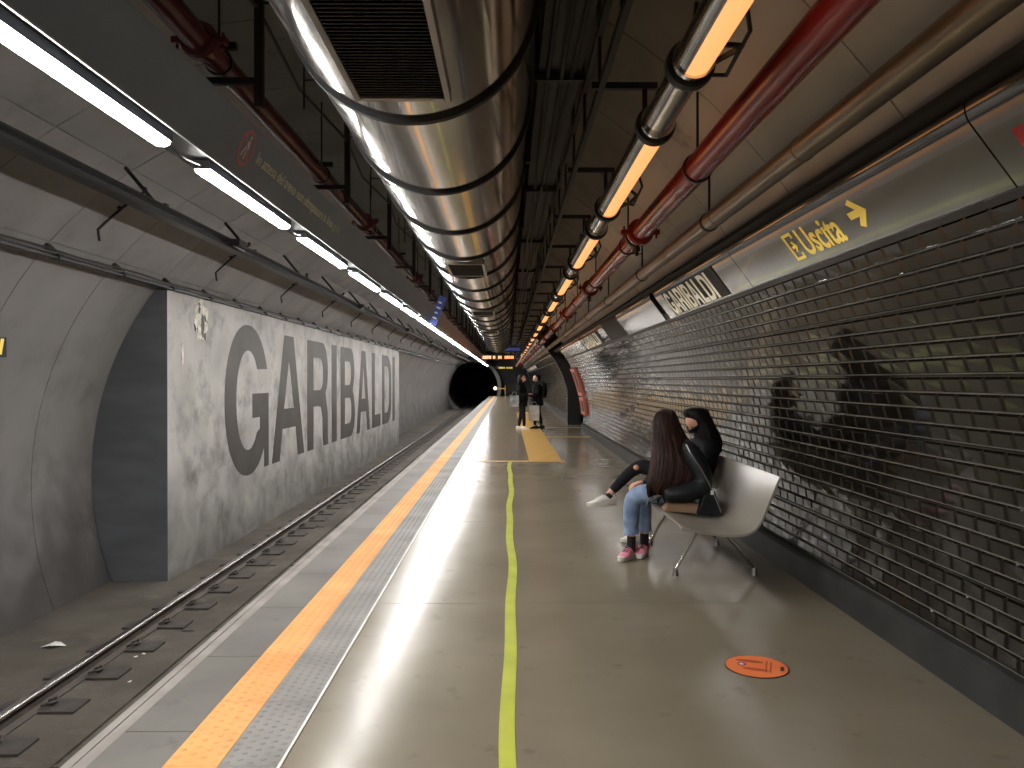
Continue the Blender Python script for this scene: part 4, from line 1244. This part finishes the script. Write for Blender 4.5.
hr2 = [(1.70, 6.99, 1.252, .01, .01), (1.70, 6.99, 1.249, .06, .05), (1.698, 6.99, 1.232, .098, .085), (1.698, 6.99, 1.20, .121, .106), (1.712, 6.99, 1.165, .120, .112), (1.748, 6.99, 1.135, .103, .114), (1.772, 6.99, 1.09, .100, .118), (1.795, 7.0, 1.02, .115, .13), (1.82, 7.0, .94, .12, .15), (1.83, 7.0, .86, .10, .13), (1.84, 7.0, .80, .05, .08)]
hair_loft(g2, [tuple(Vector(q[:3]) - Vector(G2)) + q[3:] for q in hr2], hairk, amp=.006, seed=5)
hand(g2, L2(1.385, 6.86, .68), (-1, .3, .1), (0, 0, 1), skin, .95, 'hand', .7, 1)
hand(g2, L2(1.385, 7.08, .70), (-1, -.3, .0), (0, 0, 1), skin, .95, 'hand', .6, -1)
tag(g2, 'seated person in black with dark mask and a crossed leg, white sneaker', 'person')

# ---- two standing persons far along the platform
def stander(G, yaw, label, coat, long_hair, armspec, legs_off=(0, 0), hip=.09, pack=False, shoe_m=None, coat_len=.0):
    e = empty('person', G); rz = Matrix.Rotation(yaw, 3, 'Z')
    T = lambda x, y, z: tuple(rz @ Vector((x, y, z)))
    nd = [T(0, 0, .80) + (.17, .14), T(0, 0, .92) + (.18, .15), T(0, 0, 1.08) + (.165, .145), T(0, .01, 1.25) + (.18, .15), T(0, .01, 1.37) + (.12, .10), T(0, .0, 1.45) + (.05,)]
    ed = [(0, 1), (1, 2), (2, 3), (3, 4), (4, 5)]
    for sx, spec in zip((-1, 1), armspec):
        b = len(nd); nd.append(T(sx * .18, .01, 1.32) + (.08,))
        for q in spec: nd.append(T(*q) + (.062 if q is not spec[-1] else .034,))
        ed.append((3, b)); ed += [(b + i, b + i + 1) for i in range(len(spec))]
    mesh_obj('coat', skin_body(nd, ed, 0), coat, e)
    nd = [T(0, 0, .88) + (.14, .11)]; ed = []
    for sx in (-1, 1):
        b = len(nd); fy = legs_off[0 if sx < 0 else 1]
        nd += [T(sx * hip, fy * .3, .74) + (.085,), T(sx * hip, fy * .6 - .01, .48) + (.060,), T(sx * hip, fy * .9 + .01, .28) + (.052,), T(sx * hip, fy + .02, .10) + (.038,)]
        ed += [(0, b), (b, b + 1), (b + 1, b + 2), (b + 2, b + 3)]
    mesh_obj('trousers', skin_body(nd, ed, 0), denim_bk, e)
    for i, sx in enumerate((-1, 1)):
        p = T(sx * hip, legs_off[i] + .03, 0); shoe(e, p, yaw + sx * R(6), shoe_m or fab_black, shoe_m or sock)
    mb = MB(); head_mesh(mb, T(0, -.02, 1.55), yaw, R(8)); mb.build('head', skin, e)
    mb = MB()
    c = Vector(T(0, -.085, 1.515)); ellipsoid(mb, c, (.055, .04, .04), 16, 10, rz); mb.build('face_mask', M['white'], e)
    if long_hair:
        q = [(0, .005, 1.675, .01, .01), (0, .005, 1.672, .05, .05), (0, .01, 1.65, .082, .09), (0, .025, 1.60, .095, .098), (0, .04, 1.53, .098, .092), (0, .06, 1.45, .105, .085), (0, .09, 1.34, .12, .07), (0, .11, 1.22, .11, .05), (0, .11, 1.14, .06, .03)]
    else:
        q = [(0, .005, 1.675, .01, .01), (0, .005, 1.672, .05, .05), (0, .012, 1.65, .082, .09), (0, .03, 1.60, .09, .085), (0, .045, 1.54, .085, .07), (0, .05, 1.48, .06, .05)]
    o = hair_loft(e, q, hairk); o.rotation_euler.z = yaw
    tag(e, label, 'person')
    return e
sa = stander((.42, 23.4, 0), R(70), 'left one of two standing persons, in black with white sneakers', fab_black, True,
        [[(-.20, .02, 1.10), (-.16, -.12, 1.02), (-.10, -.24, 1.08)], [(.22, .02, 1.08), (.22, -.02, .90), (.21, -.05, .78)]], (-.12, .10), shoe_m=whites)
sb = stander((.89, 23.9, 0), R(-80), 'right one of two standing persons, in a bulky black coat', fab_black, False,
        [[(-.23, .0, 1.08), (-.22, -.06, .92), (-.20, -.12, .80)], [(.22, -.02, 1.10), (.16, -.16, 1.02), (.10, -.28, 1.05)]], (.14, -.10), pack=True)
def hand_simple(e, T_, d_, m=skin):
    hand(e, T_, d_, (0, 0, 1), m, .95)
rz = Matrix.Rotation(R(70), 3, 'Z')
hand_simple(sa, rz @ Vector((.21, -.055, .77)), (0, 0, -1)) if False else hand(sa, rz @ Vector((.21, -.055, .785)), (0, -.1, -1), (1, 0, 0), skin, .95)
hand(sa, rz @ Vector((-.10, -.24, 1.08)), tuple(rz @ Vector((.2, -1, .1))), (0, 0, 1), skin, .95)
rz2 = Matrix.Rotation(R(-80), 3, 'Z')
hand(sb, rz2 @ Vector((-.20, -.12, .80)), (0, -.1, -1), (1, 0, 0), skin, .95)
hand(sb, rz2 @ Vector((.10, -.28, 1.05)), tuple(rz2 @ Vector((-.2, -1, .1))), (0, 0, 1), skin, .95)
# coat skirt and backpack on the right one
mb = MB(); rg = []
for (z, a_, b_) in ((1.0, .17, .15), (.85, .20, .18), (.72, .21, .19)):
    rg.append([(a_ * math.cos(2 * PI * k / 24), b_ * math.sin(2 * PI * k / 24), z) for k in range(24)])
mb.loft(rg); mb.build('coat_skirt', fab_black, sb)
e = empty('backpack', (1.10, 23.9, .95))
mb = MB(); mb.loft([[(.10 * q * math.cos(2 * PI * k / 20), .15 * q * math.sin(2 * PI * k / 20), z) for k in range(20)] for z, q in ((0, .7), (.04, 1), (.30, 1.02), (.42, .85), (.46, .4))])
mb.build('pack', fab_black, e)
mb = MB(); mb.tube([(-.05, -.10, .40), (-.14, -.12, .46), (-.22, -.12, .38)], .015, 8); mb.build('strap', glove, e)
tag(e, 'black backpack worn by the right standing person', 'backpack')
def carrier(name, loc, w_, d_, h_, m, label, yaw=0):
    e = empty(name, loc); e.rotation_euler.z = yaw
    mb = MB(); mb.loft([[(-w_ * .9, -d_, 0), (w_ * .9, -d_, 0), (w_ * .9, d_, 0), (-w_ * .9, d_, 0)], [(-w_, -d_, h_ * .5), (w_, -d_, h_ * .5), (w_, d_, h_ * .5), (-w_, d_, h_ * .5)], [(-w_ * .95, -d_ * .5, h_), (w_ * .95, -d_ * .5, h_), (w_ * .95, d_ * .5, h_), (-w_ * .95, d_ * .5, h_)]], False)
    mb.build('sack', m, e, bevel=.01)
    mb = MB()
    for sy in (-1, 1): mb.tube([(-w_ * .5, sy * d_ * .4, h_), (-w_ * .3, 0, h_ + .10), (w_ * .3, 0, h_ + .10), (w_ * .5, sy * d_ * .4, h_)], .008, 6)
    mb.build('handle', m, e)
    tag(e, label, 'bag'); return e
carrier('shopping_bag', (.79, 23.55, .27), .17, .06, .46, mat('white_bag', srgb(190, 184, 176), srgb(214, 208, 200), 9, rough=.6), 'white shopping bag held low between the two standing persons')
carrier('handbag', (.19, 23.2, .70), .14, .06, .34, mat('grey_bag', srgb(70, 72, 74), srgb(190, 196, 196), 4, rough=.35), 'shiny grey and black handbag at the left standing person', 0)
